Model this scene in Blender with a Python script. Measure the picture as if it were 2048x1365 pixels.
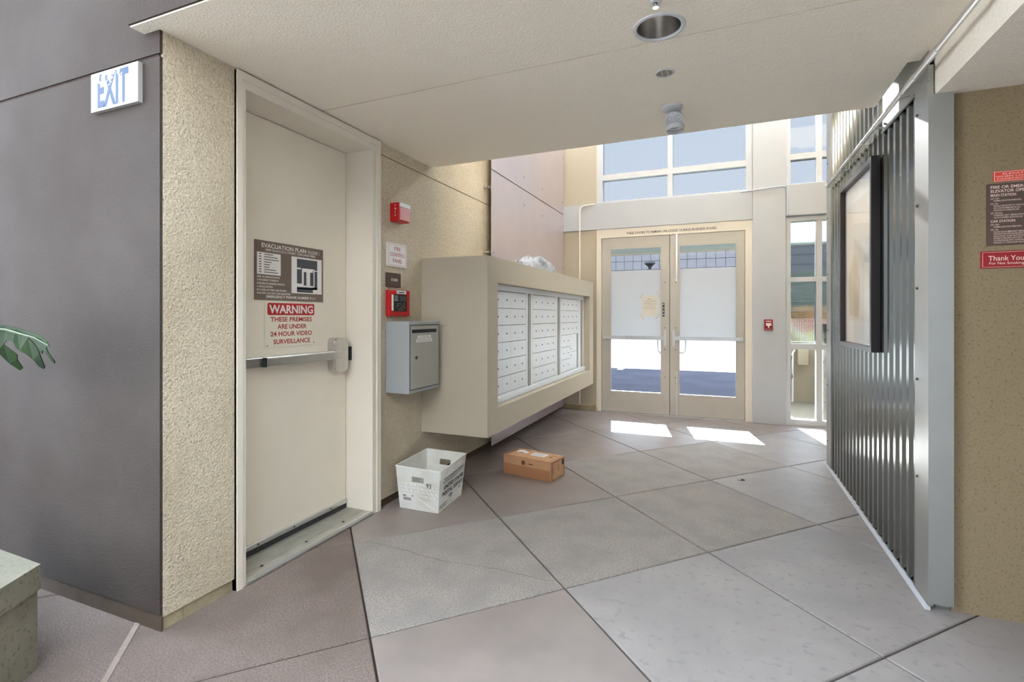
import bpy, bmesh, math, random
from mathutils import Vector, Matrix
random.seed(7)
for o in list(bpy.data.objects): bpy.data.objects.remove(o)
scn = bpy.context.scene
C = scn.collection

# ------------------------------------------------------------------ camera, sky, sun, exposure
FPX, CAM_H, HOR = 1015.6, 1.29, 633.0
PSI = math.atan(422/FPX)
cd = bpy.data.cameras.new('camera'); cam = bpy.data.objects.new('camera', cd); C.objects.link(cam)
cd.sensor_fit = 'HORIZONTAL'; cd.sensor_width = 36.0; cd.lens = FPX/2048*36
cd.shift_y = -(1365/2-HOR)/2048
cam.location = (0, 0, CAM_H); cam.rotation_euler = (math.pi/2, 0, PSI)
cd.clip_start = .02; cd.clip_end = 300
scn.camera = cam

w = bpy.data.worlds.new('sky'); scn.world = w; w.use_nodes = True
nt = w.node_tree; nt.nodes.clear()
wo = nt.nodes.new('ShaderNodeOutputWorld'); bg = nt.nodes.new('ShaderNodeBackground')
tc = nt.nodes.new('ShaderNodeTexCoord'); sx = nt.nodes.new('ShaderNodeSeparateXYZ'); rp = nt.nodes.new('ShaderNodeValToRGB')
nt.links.new(tc.outputs['Generated'], sx.inputs[0]); nt.links.new(sx.outputs['Z'], rp.inputs[0])
rp.color_ramp.elements[0].position = 0.0; rp.color_ramp.elements[0].color = (.79, .88, 1.0, 1)
rp.color_ramp.elements[1].position = .7; rp.color_ramp.elements[1].color = (.66, .81, 1.0, 1)
nt.links.new(rp.outputs[0], bg.inputs['Color']); bg.inputs['Strength'].default_value = 4.0
nt.links.new(bg.outputs[0], wo.inputs[0])

sd = bpy.data.lights.new('sun', 'SUN'); so = bpy.data.objects.new('sun', sd); C.objects.link(so)
so.rotation_euler = Vector((.415, -2.0, -1.0)).to_track_quat('-Z', 'Y').to_euler()
sd.energy = 28; sd.angle = .009; sd.color = (1.0, .985, .965)
so.location = (-3, 14, 9)

vs = scn.view_settings
vs.view_transform = 'Standard'; vs.look = 'None'; vs.gamma = 1; vs.use_curve_mapping = False; vs.exposure = 1.66

# photo pixel -> world (distance from the wall or floor the thing touches)
FV = Vector((-math.sin(PSI), math.cos(PSI), 0)); RV = Vector((math.cos(PSI), math.sin(PSI), 0)); CO = Vector((0, 0, CAM_H))
def ray(u, v): return FV + RV*((u-1024)/FPX) + Vector((0, 0, (HOR-v)/FPX))
def on_x(u, v, x): d = ray(u, v); return CO + d*(x/d.x)
def on_y(u, v, y): d = ray(u, v); return CO + d*(y/d.y)
def on_z(u, v, z): d = ray(u, v); return CO + d*((z-CAM_H)/d.z)

# ------------------------------------------------------------------ materials
def lin(c): c /= 255.0; return c/12.92 if c <= .04045 else ((c+.055)/1.055)**2.4
def col(r, g, b): return (lin(r), lin(g), lin(b), 1)
MATS = {}
def mat(name, rgb, rough=.6, metal=0.0, var=0.0, vscale=3.0, bump=0.0, bscale=200.0, tint=None, tscale=1.2, spec=None, speck=None, spscale=300.0, coat=0.0, bdist=.003, detail=4.0):
    """procedural surface: colour noise, slow second tint, specks, fine relief"""
    m = bpy.data.materials.new(name); m.use_nodes = True
    t = m.node_tree; N = t.nodes; L = t.links; N.clear()
    out = N.new('ShaderNodeOutputMaterial'); p = N.new('ShaderNodeBsdfPrincipled'); L.new(p.outputs[0], out.inputs[0])
    p.inputs['Roughness'].default_value = rough; p.inputs['Metallic'].default_value = metal
    if spec is not None: p.inputs['Specular IOR Level'].default_value = spec
    if coat: p.inputs['Coat Weight'].default_value = coat
    base = col(*rgb); geo = N.new('ShaderNodeNewGeometry')
    def noise(sc, det=4.0):
        n = N.new('ShaderNodeTexNoise'); n.inputs['Scale'].default_value = sc; n.inputs['Detail'].default_value = det
        L.new(geo.outputs['Position'], n.inputs['Vector']); return n
    cur = None
    def mixin(fac, a, b):
        x = N.new('ShaderNodeMix'); x.data_type = 'RGBA'
        if fac is not None: L.new(fac, x.inputs[0])
        for s, val in ((6, a), (7, b)):
            if isinstance(val, tuple): x.inputs[s].default_value = val
            else: L.new(val, x.inputs[s])
        return x.outputs[2]
    def ramp(src, lo, hi):
        r = N.new('ShaderNodeMapRange'); r.inputs[1].default_value = lo; r.inputs[2].default_value = hi
        L.new(src, r.inputs[0]); return r.outputs[0]
    cur = base
    if var:
        a = tuple(min(1, x*(1-var)) for x in base[:3])+(1,); b = tuple(min(1, x*(1+var)) for x in base[:3])+(1,)
        cur = mixin(ramp(noise(vscale, detail).outputs[0], .3, .7), a, b)
    if tint: cur = mixin(ramp(noise(tscale, 3).outputs[0], .42, .68), cur, col(*tint))
    if speck: cur = mixin(ramp(noise(spscale, 2).outputs[0], .58, .68), cur, col(*speck))
    if isinstance(cur, tuple): p.inputs['Base Color'].default_value = cur
    else: L.new(cur, p.inputs['Base Color'])
    if bump:
        bn = N.new('ShaderNodeBump'); bn.inputs['Strength'].default_value = bump; bn.inputs['Distance'].default_value = bdist
        L.new(noise(bscale, 3).outputs[0], bn.inputs['Height']); L.new(bn.outputs[0], p.inputs['Normal'])
    MATS[name] = m; return m
def glassmat(name, tint, refl=.06):
    m = bpy.data.materials.new(name); m.use_nodes = True; t = m.node_tree; N = t.nodes; L = t.links; N.clear()
    out = N.new('ShaderNodeOutputMaterial'); mx = N.new('ShaderNodeMixShader'); tr = N.new('ShaderNodeBsdfTransparent'); gl = N.new('ShaderNodeBsdfGlossy')
    tr.inputs[0].default_value = tint+(1,); gl.inputs['Roughness'].default_value = .02
    lw = N.new('ShaderNodeLayerWeight'); pw = N.new('ShaderNodeMath'); pw.operation = 'POWER'; pw.inputs[1].default_value = 4.5; L.new(lw.outputs['Facing'], pw.inputs[0])
    ma = N.new('ShaderNodeMath'); ma.operation = 'MULTIPLY_ADD'; ma.inputs[1].default_value = .55; ma.inputs[2].default_value = refl*.6; L.new(pw.outputs[0], ma.inputs[0])
    L.new(ma.outputs[0], mx.inputs[0]); L.new(tr.outputs[0], mx.inputs[1]); L.new(gl.outputs[0], mx.inputs[2]); L.new(mx.outputs[0], out.inputs[0])
    MATS[name] = m; return m
def filmmat(name, refl, trans):
    m = bpy.data.materials.new(name); m.use_nodes = True; t = m.node_tree; N = t.nodes; L = t.links; N.clear()
    out = N.new('ShaderNodeOutputMaterial'); ad = N.new('ShaderNodeAddShader'); tr = N.new('ShaderNodeBsdfTranslucent'); df = N.new('ShaderNodeBsdfDiffuse')
    tr.inputs[0].default_value = trans+(1,); df.inputs[0].default_value = refl+(1,)
    L.new(tr.outputs[0], ad.inputs[0]); L.new(df.outputs[0], ad.inputs[1]); L.new(ad.outputs[0], out.inputs[0])
    MATS[name] = m; return m
def reedmat(name):
    m = bpy.data.materials.new(name); m.use_nodes = True; t = m.node_tree; N = t.nodes; L = t.links; N.clear()
    out = N.new('ShaderNodeOutputMaterial'); g = N.new('ShaderNodeBsdfRefraction'); g.inputs['IOR'].default_value = 1.18; g.inputs['Roughness'].default_value = .04
    g.inputs[0].default_value = (.42, .45, .45, 1)
    L.new(g.outputs[0], out.inputs[0]); MATS[name] = m; return m

STUCCO = mat('beige_stucco', (214, 201, 177), .9, var=.14, vscale=90, speck=(176, 164, 142), spscale=130, bump=1.0, bscale=95, tint=(194, 181, 156), tscale=1.6, spec=.2, bdist=.006)
STUCCO_F = mat('beige_stucco_fine', (192, 182, 163), .9, var=.08, vscale=160, bump=.5, bscale=160, spec=.2)
PALE = mat('pale_grey_render', (172, 173, 175), .9)
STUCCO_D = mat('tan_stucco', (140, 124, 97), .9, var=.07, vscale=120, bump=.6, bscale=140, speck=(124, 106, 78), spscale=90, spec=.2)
GREY = mat('mauve_grey_paint', (80, 73, 68), .85, var=.12, vscale=2.2, bump=.9, bscale=120, tint=(71, 62, 56), tscale=1.3, spec=.2)
CEIL = mat('cream_ceiling_stucco', (250, 241, 226), .95, var=.07, vscale=150, bump=.8, bscale=110, spec=.1, bdist=.004)
CREAM = mat('cream_paint', (234, 226, 211), .42, var=.02, vscale=4, spec=.4)
DOORP = mat('door_paint', (240, 231, 213), .45, var=.03, vscale=3, spec=.4, bump=.05, bscale=60)
DOORP2 = mat('lobby_door_paint', (192, 187, 178), .4, var=.03, vscale=6, spec=.4)
WHITE = mat('white_paint', (190, 193, 197), .5, var=.015, vscale=5)
WHITEM = mat('white_metal', (206, 208, 210), .38, var=.015, vscale=8)
SLAB_S = mat('smooth_slab', (146, 134, 127), .42, var=.10, vscale=5, tint=(132, 120, 114), tscale=1.0, bump=.12, bscale=90, spec=.5, detail=8)
SLAB_R = mat('worn_slab', (158, 149, 141), .6, var=.30, vscale=120, tint=(146, 139, 133), tscale=5, bump=.9, bscale=130, speck=(112, 107, 102), spscale=150, spec=.4)
SLAB_G = mat('grey_slab', (158, 151, 146), .45, var=.10, vscale=4, tint=(146, 140, 137), tscale=1.6, bump=.2, bscale=120, speck=(142, 138, 136), spscale=25, spec=.5, detail=8)
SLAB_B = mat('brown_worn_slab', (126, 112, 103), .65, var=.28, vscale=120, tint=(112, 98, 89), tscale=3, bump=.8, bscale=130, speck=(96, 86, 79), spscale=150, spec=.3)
JOINT = mat('joint_dirt', (62, 46, 38), .95, var=.3, vscale=60)
FILLER = mat('pale_joint_filler', (150, 134, 122), .85, var=.1, vscale=40)
CONC = mat('planter_concrete', (140, 134, 118), .85, var=.12, vscale=12, tint=(130, 127, 108), tscale=2.4, bump=.4, bscale=60, speck=(118, 112, 98), spscale=60)
GROUND = mat('courtyard_concrete', (190, 184, 176), .8, var=.08, vscale=2)
CURB = mat('curb_paint', (168, 156, 128), .8, var=.12, vscale=20, tint=(160, 140, 105), tscale=5)
CURBG = mat('brown_curb_paint', (84, 70, 56), .8, var=.15, vscale=15)
PURPLE = mat('mauve_metal_panel', (204, 190, 189), .3, metal=.55, var=.03, vscale=3)
STEEL = mat('brushed_steel', (205, 203, 200), .28, metal=1.0, var=.05, vscale=40)
ALU = mat('satin_aluminium', (210, 210, 208), .36, metal=.9, var=.05, vscale=20)
ALU_D = mat('grooved_aluminium', (186, 182, 172), .4, metal=.5, var=.08, vscale=12)
GALV = mat('galvanised_cladding', (114, 114, 108), .18, metal=.97, var=.04, vscale=6)
GALVT = mat('cladding_trim', (172, 173, 169), .4, metal=.75, var=.03, vscale=5)
CONDUIT = mat('conduit_zinc', (206, 206, 204), .35, metal=.8)
RUBBER = mat('dark_rubber', (52, 52, 52), .7)
BLACK = mat('black_plastic', (28, 28, 30), .45)
FRAMEM = mat('dark_bronze_frame', (62, 58, 58), .3, metal=.6)
RED = mat('red_plastic', (205, 22, 30), .35)
RED_D = mat('dark_red_enamel', (150, 14, 24), .4)
SIGNRED = mat('sign_red', (190, 36, 38), .45)
ORANGERED = mat('orange_red_sign', (222, 66, 48), .45)
BROWN = mat('brown_sign', (118, 102, 90), .5, var=.03, vscale=20)
BROWN_D = mat('dark_brown_sign', (86, 68, 58), .5)
SIGNW = mat('sign_white', (240, 236, 232), .45)
SIGNC = mat('sign_cream', (236, 228, 208), .45)
LETW = mat('white_lettering', (236, 232, 224), .5)
LETP = mat('pinkish_lettering', (238, 205, 190), .5)
LETR = mat('red_lettering', (176, 30, 36), .5)
LETK = mat('black_lettering', (40, 40, 46), .6)
LETG = mat('grey_lettering', (120, 118, 116), .6)
MAPD = mat('plan_dark', (74, 76, 84), .5)
BOXG = mat('dropbox_grey', (168, 172, 174), .42, var=.03, vscale=6)
BOXG2 = mat('dropbox_door_grey', (172, 172, 164), .42, var=.03, vscale=6)
MAILW = mat('mailbox_white', (226, 229, 230), .4, var=.02, vscale=9)
MAILG = mat('mailbox_post', (150, 146, 139), .45)
LOCKM = mat('lock_dark', (84, 82, 80), .4, metal=.6)
PAPER = mat('paper', (226, 220, 208), .8)
TAPE = mat('tape', (214, 210, 200), .4)
CARD = mat('cardboard', (200, 154, 114), .8, var=.06, vscale=14)
CARD_D = mat('cardboard_tape', (178, 126, 88), .45, var=.05, vscale=10)
TUBW = mat('tub_white_plastic', (236, 236, 230), .45, var=.03, vscale=14, tint=(222, 220, 208), tscale=7, bump=.15, bscale=30)
BAGM = mat('grey_white_plastic_bag', (186, 189, 192), .4, tint=(120, 122, 126), tscale=9, var=.10, vscale=25, bump=.5, bscale=30, bdist=.01)
LEAF = mat('dark_green_leaf', (36, 66, 18), .6, spec=.15, var=.2, vscale=14, tint=(26, 50, 24), tscale=7)
STEM = mat('green_stem', (84, 104, 52), .5)
SOIL = mat('soil', (70, 54, 42), .95, var=.3, vscale=30)
ASPH = mat('asphalt', (46, 48, 57), .95, spec=0.0, var=.12, vscale=1.5, bump=.3, bscale=60)
BLOCK = mat('grey_block', (106, 103, 107), .9, var=.06, vscale=2.0)
COPING = mat('cream_coping', (150, 146, 135), .8)
RAMP = mat('cream_concrete', (140, 131, 113), .8, var=.05, vscale=3)
HEDGE = mat('hedge_green', (96, 112, 72), .7, var=.3, vscale=8)
FLOW_R = mat('flower_red', (206, 104, 104), .7, var=.2, vscale=9)
FLOW_O = mat('flower_ochre', (206, 160, 96), .7, var=.2, vscale=9)
FLOW_Y = mat('leaf_yellow_green', (188, 192, 84), .7, var=.2, vscale=9)
LENS = mat('frosted_lens', (190, 192, 198), .3, var=.25, vscale=90, bump=.6, bscale=120)
PINKL = mat('strobe_lens', (232, 170, 172), .2, var=.05, vscale=60)
LED = mat('strobe_white', (244, 244, 244), .25)
DARKIN = mat('dark_inside', (44, 40, 36), .8)
MATB = mat('mat_board', (250, 249, 246), .7)
ART1 = mat('pale_cream_print', (242, 236, 224), .7, var=.06, vscale=4)
ART2 = mat('tan_print', (220, 204, 176), .7, var=.06, vscale=5)
CRACK = mat('crack_dirt', (96, 82, 74), .95)
GLASS = glassmat('clear_glass', (.66, .68, .69)); GLASST = glassmat('tinted_glass', (.255, .257, .26)); PICGL = glassmat('picture_glass', (.97, .97, .97))
FILM = filmmat('frosted_film', (.40, .40, .40), (.40, .415, .43)); REED = reedmat('reeded_glass')
# worn EXIT paint: flaked in the upper half of the letters
def exitmat():
    m = mat('flaking_blue_paint', (44, 112, 170), .6); t = m.node_tree; N = t.nodes; L = t.links
    p = next(n for n in N if n.type == 'BSDF_PRINCIPLED'); g = next(n for n in N if n.type == 'NEW_GEOMETRY')
    n = N.new('ShaderNodeTexNoise'); n.inputs['Scale'].default_value = 55; n.inputs['Detail'].default_value = 1; L.new(g.outputs['Position'], n.inputs[0])
    s = N.new('ShaderNodeSeparateXYZ'); L.new(g.outputs['Position'], s.inputs[0])
    a = N.new('ShaderNodeMapRange'); a.inputs[1].default_value = 2.255; a.inputs[2].default_value = 2.31; a.inputs[3].default_value = -.35; a.inputs[4].default_value = .02; L.new(s.outputs['Z'], a.inputs[0])
    b = N.new('ShaderNodeMapRange'); b.inputs[1].default_value = -2.345; b.inputs[2].default_value = -2.325; b.inputs[3].default_value = 0; b.inputs[4].default_value = -.4; L.new(s.outputs['X'], b.inputs[0])
    ad = N.new('ShaderNodeMath'); L.new(n.outputs[0], ad.inputs[0]); L.new(a.outputs[0], ad.inputs[1])
    ad2 = N.new('ShaderNodeMath'); L.new(ad.outputs[0], ad2.inputs[0]); L.new(b.outputs[0], ad2.inputs[1])
    gt = N.new('ShaderNodeMath'); gt.operation = 'GREATER_THAN'; gt.inputs[1].default_value = .5; L.new(ad2.outputs[0], gt.inputs[0])
    mx = N.new('ShaderNodeMix'); mx.data_type = 'RGBA'; mx.inputs[6].default_value = col(14, 58, 100); mx.inputs[7].default_value = col(172, 169, 166)
    L.new(gt.outputs[0], mx.inputs[0]); L.new(mx.outputs[2], p.inputs['Base Color']); return m
EXITB = exitmat()

# ------------------------------------------------------------------ mesh helpers
class MB:
    def __init__(s): s.v = []; s.f = []
    def add(s, vs, fs):
        b = len(s.v); s.v += [Vector(p) for p in vs]; s.f += [tuple(b+i for i in f) for f in fs]; return s
    def box(s, x0, x1, y0, y1, z0, z1):
        return s.add([(x, y, z) for z in (z0, z1) for y in (y0, y1) for x in (x0, x1)],
                     [(0, 2, 3, 1), (4, 5, 7, 6), (0, 1, 5, 4), (2, 6, 7, 3), (0, 4, 6, 2), (1, 3, 7, 5)])
    def rbox(s, x0, x1, y0, y1, z0, z1, r=.004, seg=2):
        bm = bmesh.new(); bmesh.ops.create_cube(bm, size=1)
        for v in bm.verts: v.co = Vector(((x0+x1)/2+v.co.x*(x1-x0), (y0+y1)/2+v.co.y*(y1-y0), (z0+z1)/2+v.co.z*(z1-z0)))
        bmesh.ops.bevel(bm, geom=list(bm.edges), offset=r, segments=seg, affect='EDGES', profile=.5)
        return s.bm(bm)
    def bm(s, bm):
        bm.verts.index_update(); s.add([v.co.copy() for v in bm.verts], [[v.index for v in f.verts] for f in bm.faces]); bm.free(); return s
    def prism(s, pts, off):
        n = len(pts); off = Vector(off); pts = [Vector(p) for p in pts]
        return s.add(pts+[p+off for p in pts], [tuple(range(n))[::-1], tuple(range(n, 2*n))]+[(i, (i+1) % n, n+(i+1) % n, n+i) for i in range(n)])
    def tube(s, path, r, n=10, cap=True):
        path = [Vector(p) for p in path]; rings = []
        rr = r if isinstance(r, (list, tuple)) else [r]*len(path)
        for i, p in enumerate(path):
            d = (path[min(i+1, len(path)-1)]-path[max(i-1, 0)]).normalized()
            a = d.orthogonal().normalized() if i == 0 else (a-d*a.dot(d)).normalized()
            b = d.cross(a); rings.append([p+(a*math.cos(2*math.pi*k/n)+b*math.sin(2*math.pi*k/n))*rr[i] for k in range(n)])
        fs = [(i*n+k, i*n+(k+1) % n, (i+1)*n+(k+1) % n, (i+1)*n+k) for i in range(len(path)-1) for k in range(n)]
        if cap: fs += [tuple(range(n))[::-1], tuple(range((len(path)-1)*n, len(path)*n))]
        return s.add([p for q in rings for p in q], fs)
    def lathe(s, prof, c=(0, 0, 0), axis=(0, 0, 1), n=28):
        """prof = [(radius, height along axis)]"""
        ax = Vector(axis).normalized(); a = ax.orthogonal().normalized(); b = ax.cross(a); c = Vector(c)
        vs = [c+ax*h+(a*math.cos(2*math.pi*k/n)+b*math.sin(2*math.pi*k/n))*r for r, h in prof for k in range(n)]
        fs = [(i*n+k, i*n+(k+1) % n, (i+1)*n+(k+1) % n, (i+1)*n+k) for i in range(len(prof)-1) for k in range(n)]
        return s.add(vs, fs)
    def mesh(s, name, smooth=False):
        me = bpy.data.meshes.new(name); vs = s.v
        lo = Vector([min(p[i] for p in vs) for i in range(3)]); hi = Vector([max(p[i] for p in vs) for i in range(3)])
        c = Vector(((lo.x+hi.x)/2, (lo.y+hi.y)/2, lo.z))
        me.from_pydata([p-c for p in vs], [], s.f); me.update()
        bm = bmesh.new(); bm.from_mesh(me); bmesh.ops.recalc_face_normals(bm, faces=bm.faces); bm.to_mesh(me); bm.free()
        if smooth:
            for p in me.polygons: p.use_smooth = True
            try: me.set_sharp_from_angle(angle=math.radians(35))
            except Exception: pass
        return me, c
def link(me, name, loc, m, parent=None):
    o = bpy.data.objects.new(name, me); C.objects.link(o)
    if m is not None and not me.materials: me.materials.append(m)
    if parent is not None:
        o.parent = parent; o.location = Vector(loc)-WORLD[parent.name]
    else: o.location = loc
    WORLD[o.name] = Vector(loc); return o
WORLD = {}
def part(name, mb, m, parent=None, smooth=False, label=None):
    me, c = mb.mesh(name, smooth); o = link(me, name, c, m, parent)
    if label: o['label'] = label
    return o
def tag(o, label, cat, group=None):
    o['label'] = label; o['category'] = cat
    if group: o['group'] = group
    return o
def thing(name, label, cat, loc, group=None):
    o = bpy.data.objects.new(name, None); C.objects.link(o); o.location = loc; o.empty_display_size = .05
    WORLD[o.name] = Vector(loc); return tag(o, label, cat, group)
def struct(name, mb, m, smooth=False, label=None, cat=None):
    o = part(name, mb, m, None, smooth); o['kind'] = 'structure'
    if label: o['label'] = label
    if cat: o['category'] = cat
    return o
def sempty(name, loc, label=None, cat=None):
    o = bpy.data.objects.new(name, None); C.objects.link(o); o.location = loc; o.empty_display_size = .05; o['kind'] = 'structure'
    WORLD[o.name] = Vector(loc)
    if label: o['label'] = label
    if cat: o['category'] = cat
    return o
class Surf:
    """flat face: u to the viewer's right, v up, d out of the face; coordinates are absolute along U and V"""
    def __init__(s, O, U, V=(0, 0, 1)):
        s.O = Vector(O); s.U = Vector(U).normalized(); s.V = Vector(V).normalized(); s.N = s.U.cross(s.V).normalized()
    def p(s, u, v, d=0): return s.O+s.U*u+s.V*v+s.N*d
    def box(s, mb, u0, u1, v0, v1, d0, d1):
        q = [s.p(u, v, d) for d in (d0, d1) for v in (v0, v1) for u in (u0, u1)]
        return mb.add(q, [(0, 2, 3, 1), (4, 5, 7, 6), (0, 1, 5, 4), (2, 6, 7, 3), (0, 4, 6, 2), (1, 3, 7, 5)])
    def plate(s, mb, u0, u1, v0, v1, d0, d1, r=.01, seg=4):
        pts = []
        for cx, cy, a0 in ((u1-r, v1-r, 0), (u0+r, v1-r, 90), (u0+r, v0+r, 180), (u1-r, v0+r, 270)):
            for k in range(seg+1):
                a = math.radians(a0+90*k/seg); pts.append(s.p(cx+r*math.cos(a), cy+r*math.sin(a), d0))
        return mb.prism(pts, s.N*(d1-d0))
    def ring(s, mb, u0, u1, v0, v1, t, d0, d1):
        s.box(mb, u0, u1, v1-t, v1, d0, d1); s.box(mb, u0, u1, v0, v0+t, d0, d1)
        s.box(mb, u0, u0+t, v0+t, v1-t, d0, d1); s.box(mb, u1-t, u1, v0+t, v1-t, d0, d1); return mb
    def disc(s, mb, u, v, r, d0, d1, n=14):
        return mb.prism([s.p(u+r*math.cos(2*math.pi*k/n), v+r*math.sin(2*math.pi*k/n), d0) for k in range(n)], s.N*(d1-d0))
    def text(s, mb, body, u0, u1, v0, v1, d, bold=0.0, keep=False):
        cu = bpy.data.curves.new('t', 'FONT'); cu.body = body; cu.size = 1; cu.offset = bold; cu.resolution_u = 3
        ob = bpy.data.objects.new('t', cu); C.objects.link(ob)
        bpy.context.view_layer.update()
        me = bpy.data.meshes.new_from_object(ob.evaluated_get(bpy.context.evaluated_depsgraph_get()))
        xs = [v.co.x for v in me.vertices]; ys = [v.co.y for v in me.vertices]
        x0, x1, y0, y1 = min(xs), max(xs), min(ys), max(ys)
        sx_ = (u1-u0)/(x1-x0); sy_ = (v1-v0)/(y1-y0)
        mb.add([s.p(u0+(v.co.x-x0)*sx_, v0+(v.co.y-y0)*sy_, d) for v in me.vertices], [tuple(p.vertices) for p in me.polygons])
        bpy.data.objects.remove(ob); bpy.data.meshes.remove(me); bpy.data.curves.remove(cu); return mb

XL, XR, YE, ZC = -2.12, .836, 6.83, 2.46          # left wall, cladding wall, end wall, soffit
YG = 1.36                                          # grey wall
SL = Surf((XL, 0, 0), (0, 1, 0))                   # faces +X
SG = Surf((0, YG, 0), (1, 0, 0))                   # faces -Y
SE = Surf((0, YE, 0), (1, 0, 0))
SB = Surf((0, 2.79, 0), (1, 0, 0))                 # right beige wall
SR = Surf((XR, 0, 0), (0, -1, 0))                  # faces -X, u = -y

# ------------------------------------------------------------------ floor: base, slabs laid on the diagonal
fl = struct('floor', MB().box(-14, 14, -16, 6.95, -.2, -.012), JOINT)
cg = struct('ground_courtyard', MB().box(-14, 14, -16, -1.3, -.011, -.001), GROUND)
ga = Vector((.617, .655)); gb = Vector((-.637, .66)); g0 = Vector((-.692, 2.32)); gap = .0045
ua, ub = ga.normalized(), gb.normalized()
def slabmesh(name):
    q = [Vector((0, 0)), ga, ga+gb, gb]; cen = (ga+gb)/2
    pts = []
    for k in range(4):
        c = q[k]; ins = c+ua*gap*(1 if k in (0, 3) else -1)+ub*gap*(1 if k in (0, 1) else -1)
        pts.append(ins)
    bm = bmesh.new(); vs = [bm.verts.new((p.x, p.y, -.03)) for p in pts]; f = bm.faces.new(vs)
    r = bmesh.ops.extrude_face_region(bm, geom=[f]); 
    for v in [e for e in r['geom'] if isinstance(e, bmesh.types.BMVert)]: v.co.z = 0
    top = [e for e in bm.edges if all(abs(v.co.z) < 1e-6 for v in e.verts)]
    bmesh.ops.bevel(bm, geom=top, offset=.004, segments=1, affect='EDGES')
    bmesh.ops.recalc_face_normals(bm, faces=bm.faces)
    me = bpy.data.meshes.new(name); bm.to_mesh(me); bm.free(); return me
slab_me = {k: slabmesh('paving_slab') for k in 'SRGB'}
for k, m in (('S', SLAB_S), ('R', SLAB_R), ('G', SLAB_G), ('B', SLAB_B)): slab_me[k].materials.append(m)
slabs = {}
for i in range(-6, 8):
    for j in range(-6, 7):
        o2 = g0+ga*i+gb*j; c2 = o2+(ga+gb)/2
        if not (-3.4 < c2.x < 3.2 and -1.6 < c2.y < 7.0): continue
        if c2.x < -2.7 and c2.y > 1.9: continue
        if c2.x > 1.5 and 3.4 < c2.y < 4.6: continue
        kind = 'S' if j >= 1 else ('R' if j == 0 else 'G')
        if j == 0 and i >= 2: kind = 'G'
        if j == 1 and i >= 1: kind = 'R' if i < 3 else 'G'
        if j <= -1 and i <= -1: kind = 'S'
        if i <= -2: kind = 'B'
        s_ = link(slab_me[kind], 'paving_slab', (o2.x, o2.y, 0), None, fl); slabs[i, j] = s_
mb = MB()
a = g0-ga*2+gb*.02; b = g0-ga*2+gb*.62; n2 = ua*.011
mb.prism([(a.x-n2.x, a.y-n2.y, -.01), (a.x+n2.x, a.y+n2.y, -.01), (b.x+n2.x, b.y+n2.y, -.01), (b.x-n2.x, b.y-n2.y, -.01)], (0, 0, .0125))
part('joint_filler', mb, FILLER, fl, label='pale filler strip set in a slab joint')
def crack(pts, wd):
    m = MB(); L_, R_ = [], []
    P = []
    for (p, q) in zip(pts[:-1], pts[1:]):
        for k in range(7): P.append(p.lerp(q, k/7)+Vector((random.uniform(-.006, .006), random.uniform(-.006, .006), 0)))
    P.append(pts[-1])
    for i, p in enumerate(P):
        d = (P[min(i+1, len(P)-1)]-P[max(i-1, 0)]).normalized(); nn = Vector((-d.y, d.x, 0))*wd*random.uniform(.4, 1.2)
        L_.append(p+nn+Vector((0, 0, .0008))); R_.append(p-nn+Vector((0, 0, .0008)))
    n = len(P); m.add(L_+R_, [(i, i+1, n+i+1, n+i) for i in range(n-1)]); part('crack', m, CRACK, fl)
crack([on_z(u, v, 0) for u, v in ((730, 1082), (805, 1100), (880, 1122), (950, 1132), (1000, 1140), (1060, 1155), (1108, 1164))], .0016)
crack([on_z(u, v, 0) for u, v in ((1655, 1050), (1690, 1054), (1735, 1058))], .0015)

# ------------------------------------------------------------------ left wall, grey wall, baseboards
wl = struct('wall_left', MB().box(-2.45, XL, YG+.012, 1.703, .055, 3.9), STUCCO)
lw2 = MB().box(-2.45, XL, 2.784, YE, .055, 2.371).box(-2.45, XL, 2.784, YE, 2.381, 4.7).box(-2.45, XL-.012, 2.79, YE, 2.37, 2.382)
part('stucco_face', lw2, STUCCO, wl)
part('wall_above_door', MB().box(-2.45, XL, 1.703, 2.784, 2.452, 3.9), STUCCO, wl)
bbl = struct('baseboard_left', MB().box(-2.45, XL-.006, YG+.018, 1.46, 0, .054).box(-2.45, XL-.006, 1.463, 1.66, 0, .054).box(-2.45, XL-.010, 1.663, 1.70, 0, .054), CURB)
part('curb', MB().box(-2.45, XL-.012, 2.79, YE, 0, .054), CURBG, bbl)
gw = struct('wall_grey', MB().box(-9.5, XL, YG, YG+.012, .07, 2.352).box(-9.5, XL, YG, YG+.012, 2.366, 7.5).box(-9.5, XL-.02, YG+.012, YG+.2, .0, 7.5), GREY)
part('reveal', MB().box(-6.5, XL-.012, YG+.006, YG+.0125, 2.350, 2.368), JOINT, gw)
struct('baseboard_grey', MB().box(-6.5, XL+.001, YG+.004, YG+.0119, .0, .069), CURBG)

struct('building_left', MB().box(-9.5, -2.46, YG+.2, 7.0, 0, 7.5), STUCCO_F)
struct('wall_sky_blocker', MB().box(-9.5, 7.5, -6.3, -6.0, 0, 7.5), PALE)  # unseen guessed wall, added to hold down sky light and reflections
struct('roof_sky_blocker', MB().box(-9.5, 7.5, -6.3, -4.2, 7.5, 7.8).box(-9.5, -2.2, -4.2, 1.35, 7.5, 7.8), PALE)  # unseen roof, added and cut out to shape the courtyard's sky light
struct('wall_side_sky_blocker', MB().box(5.0, 5.3, -6.0, 5.05, 0, 7.5), PALE)  # unseen guessed wall, added to close off sky light from the right
struct('wall_bridge', MB().box(-2.216, .861, 1.296, 1.304, ZC+.006, 7.5), GREY)
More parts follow.
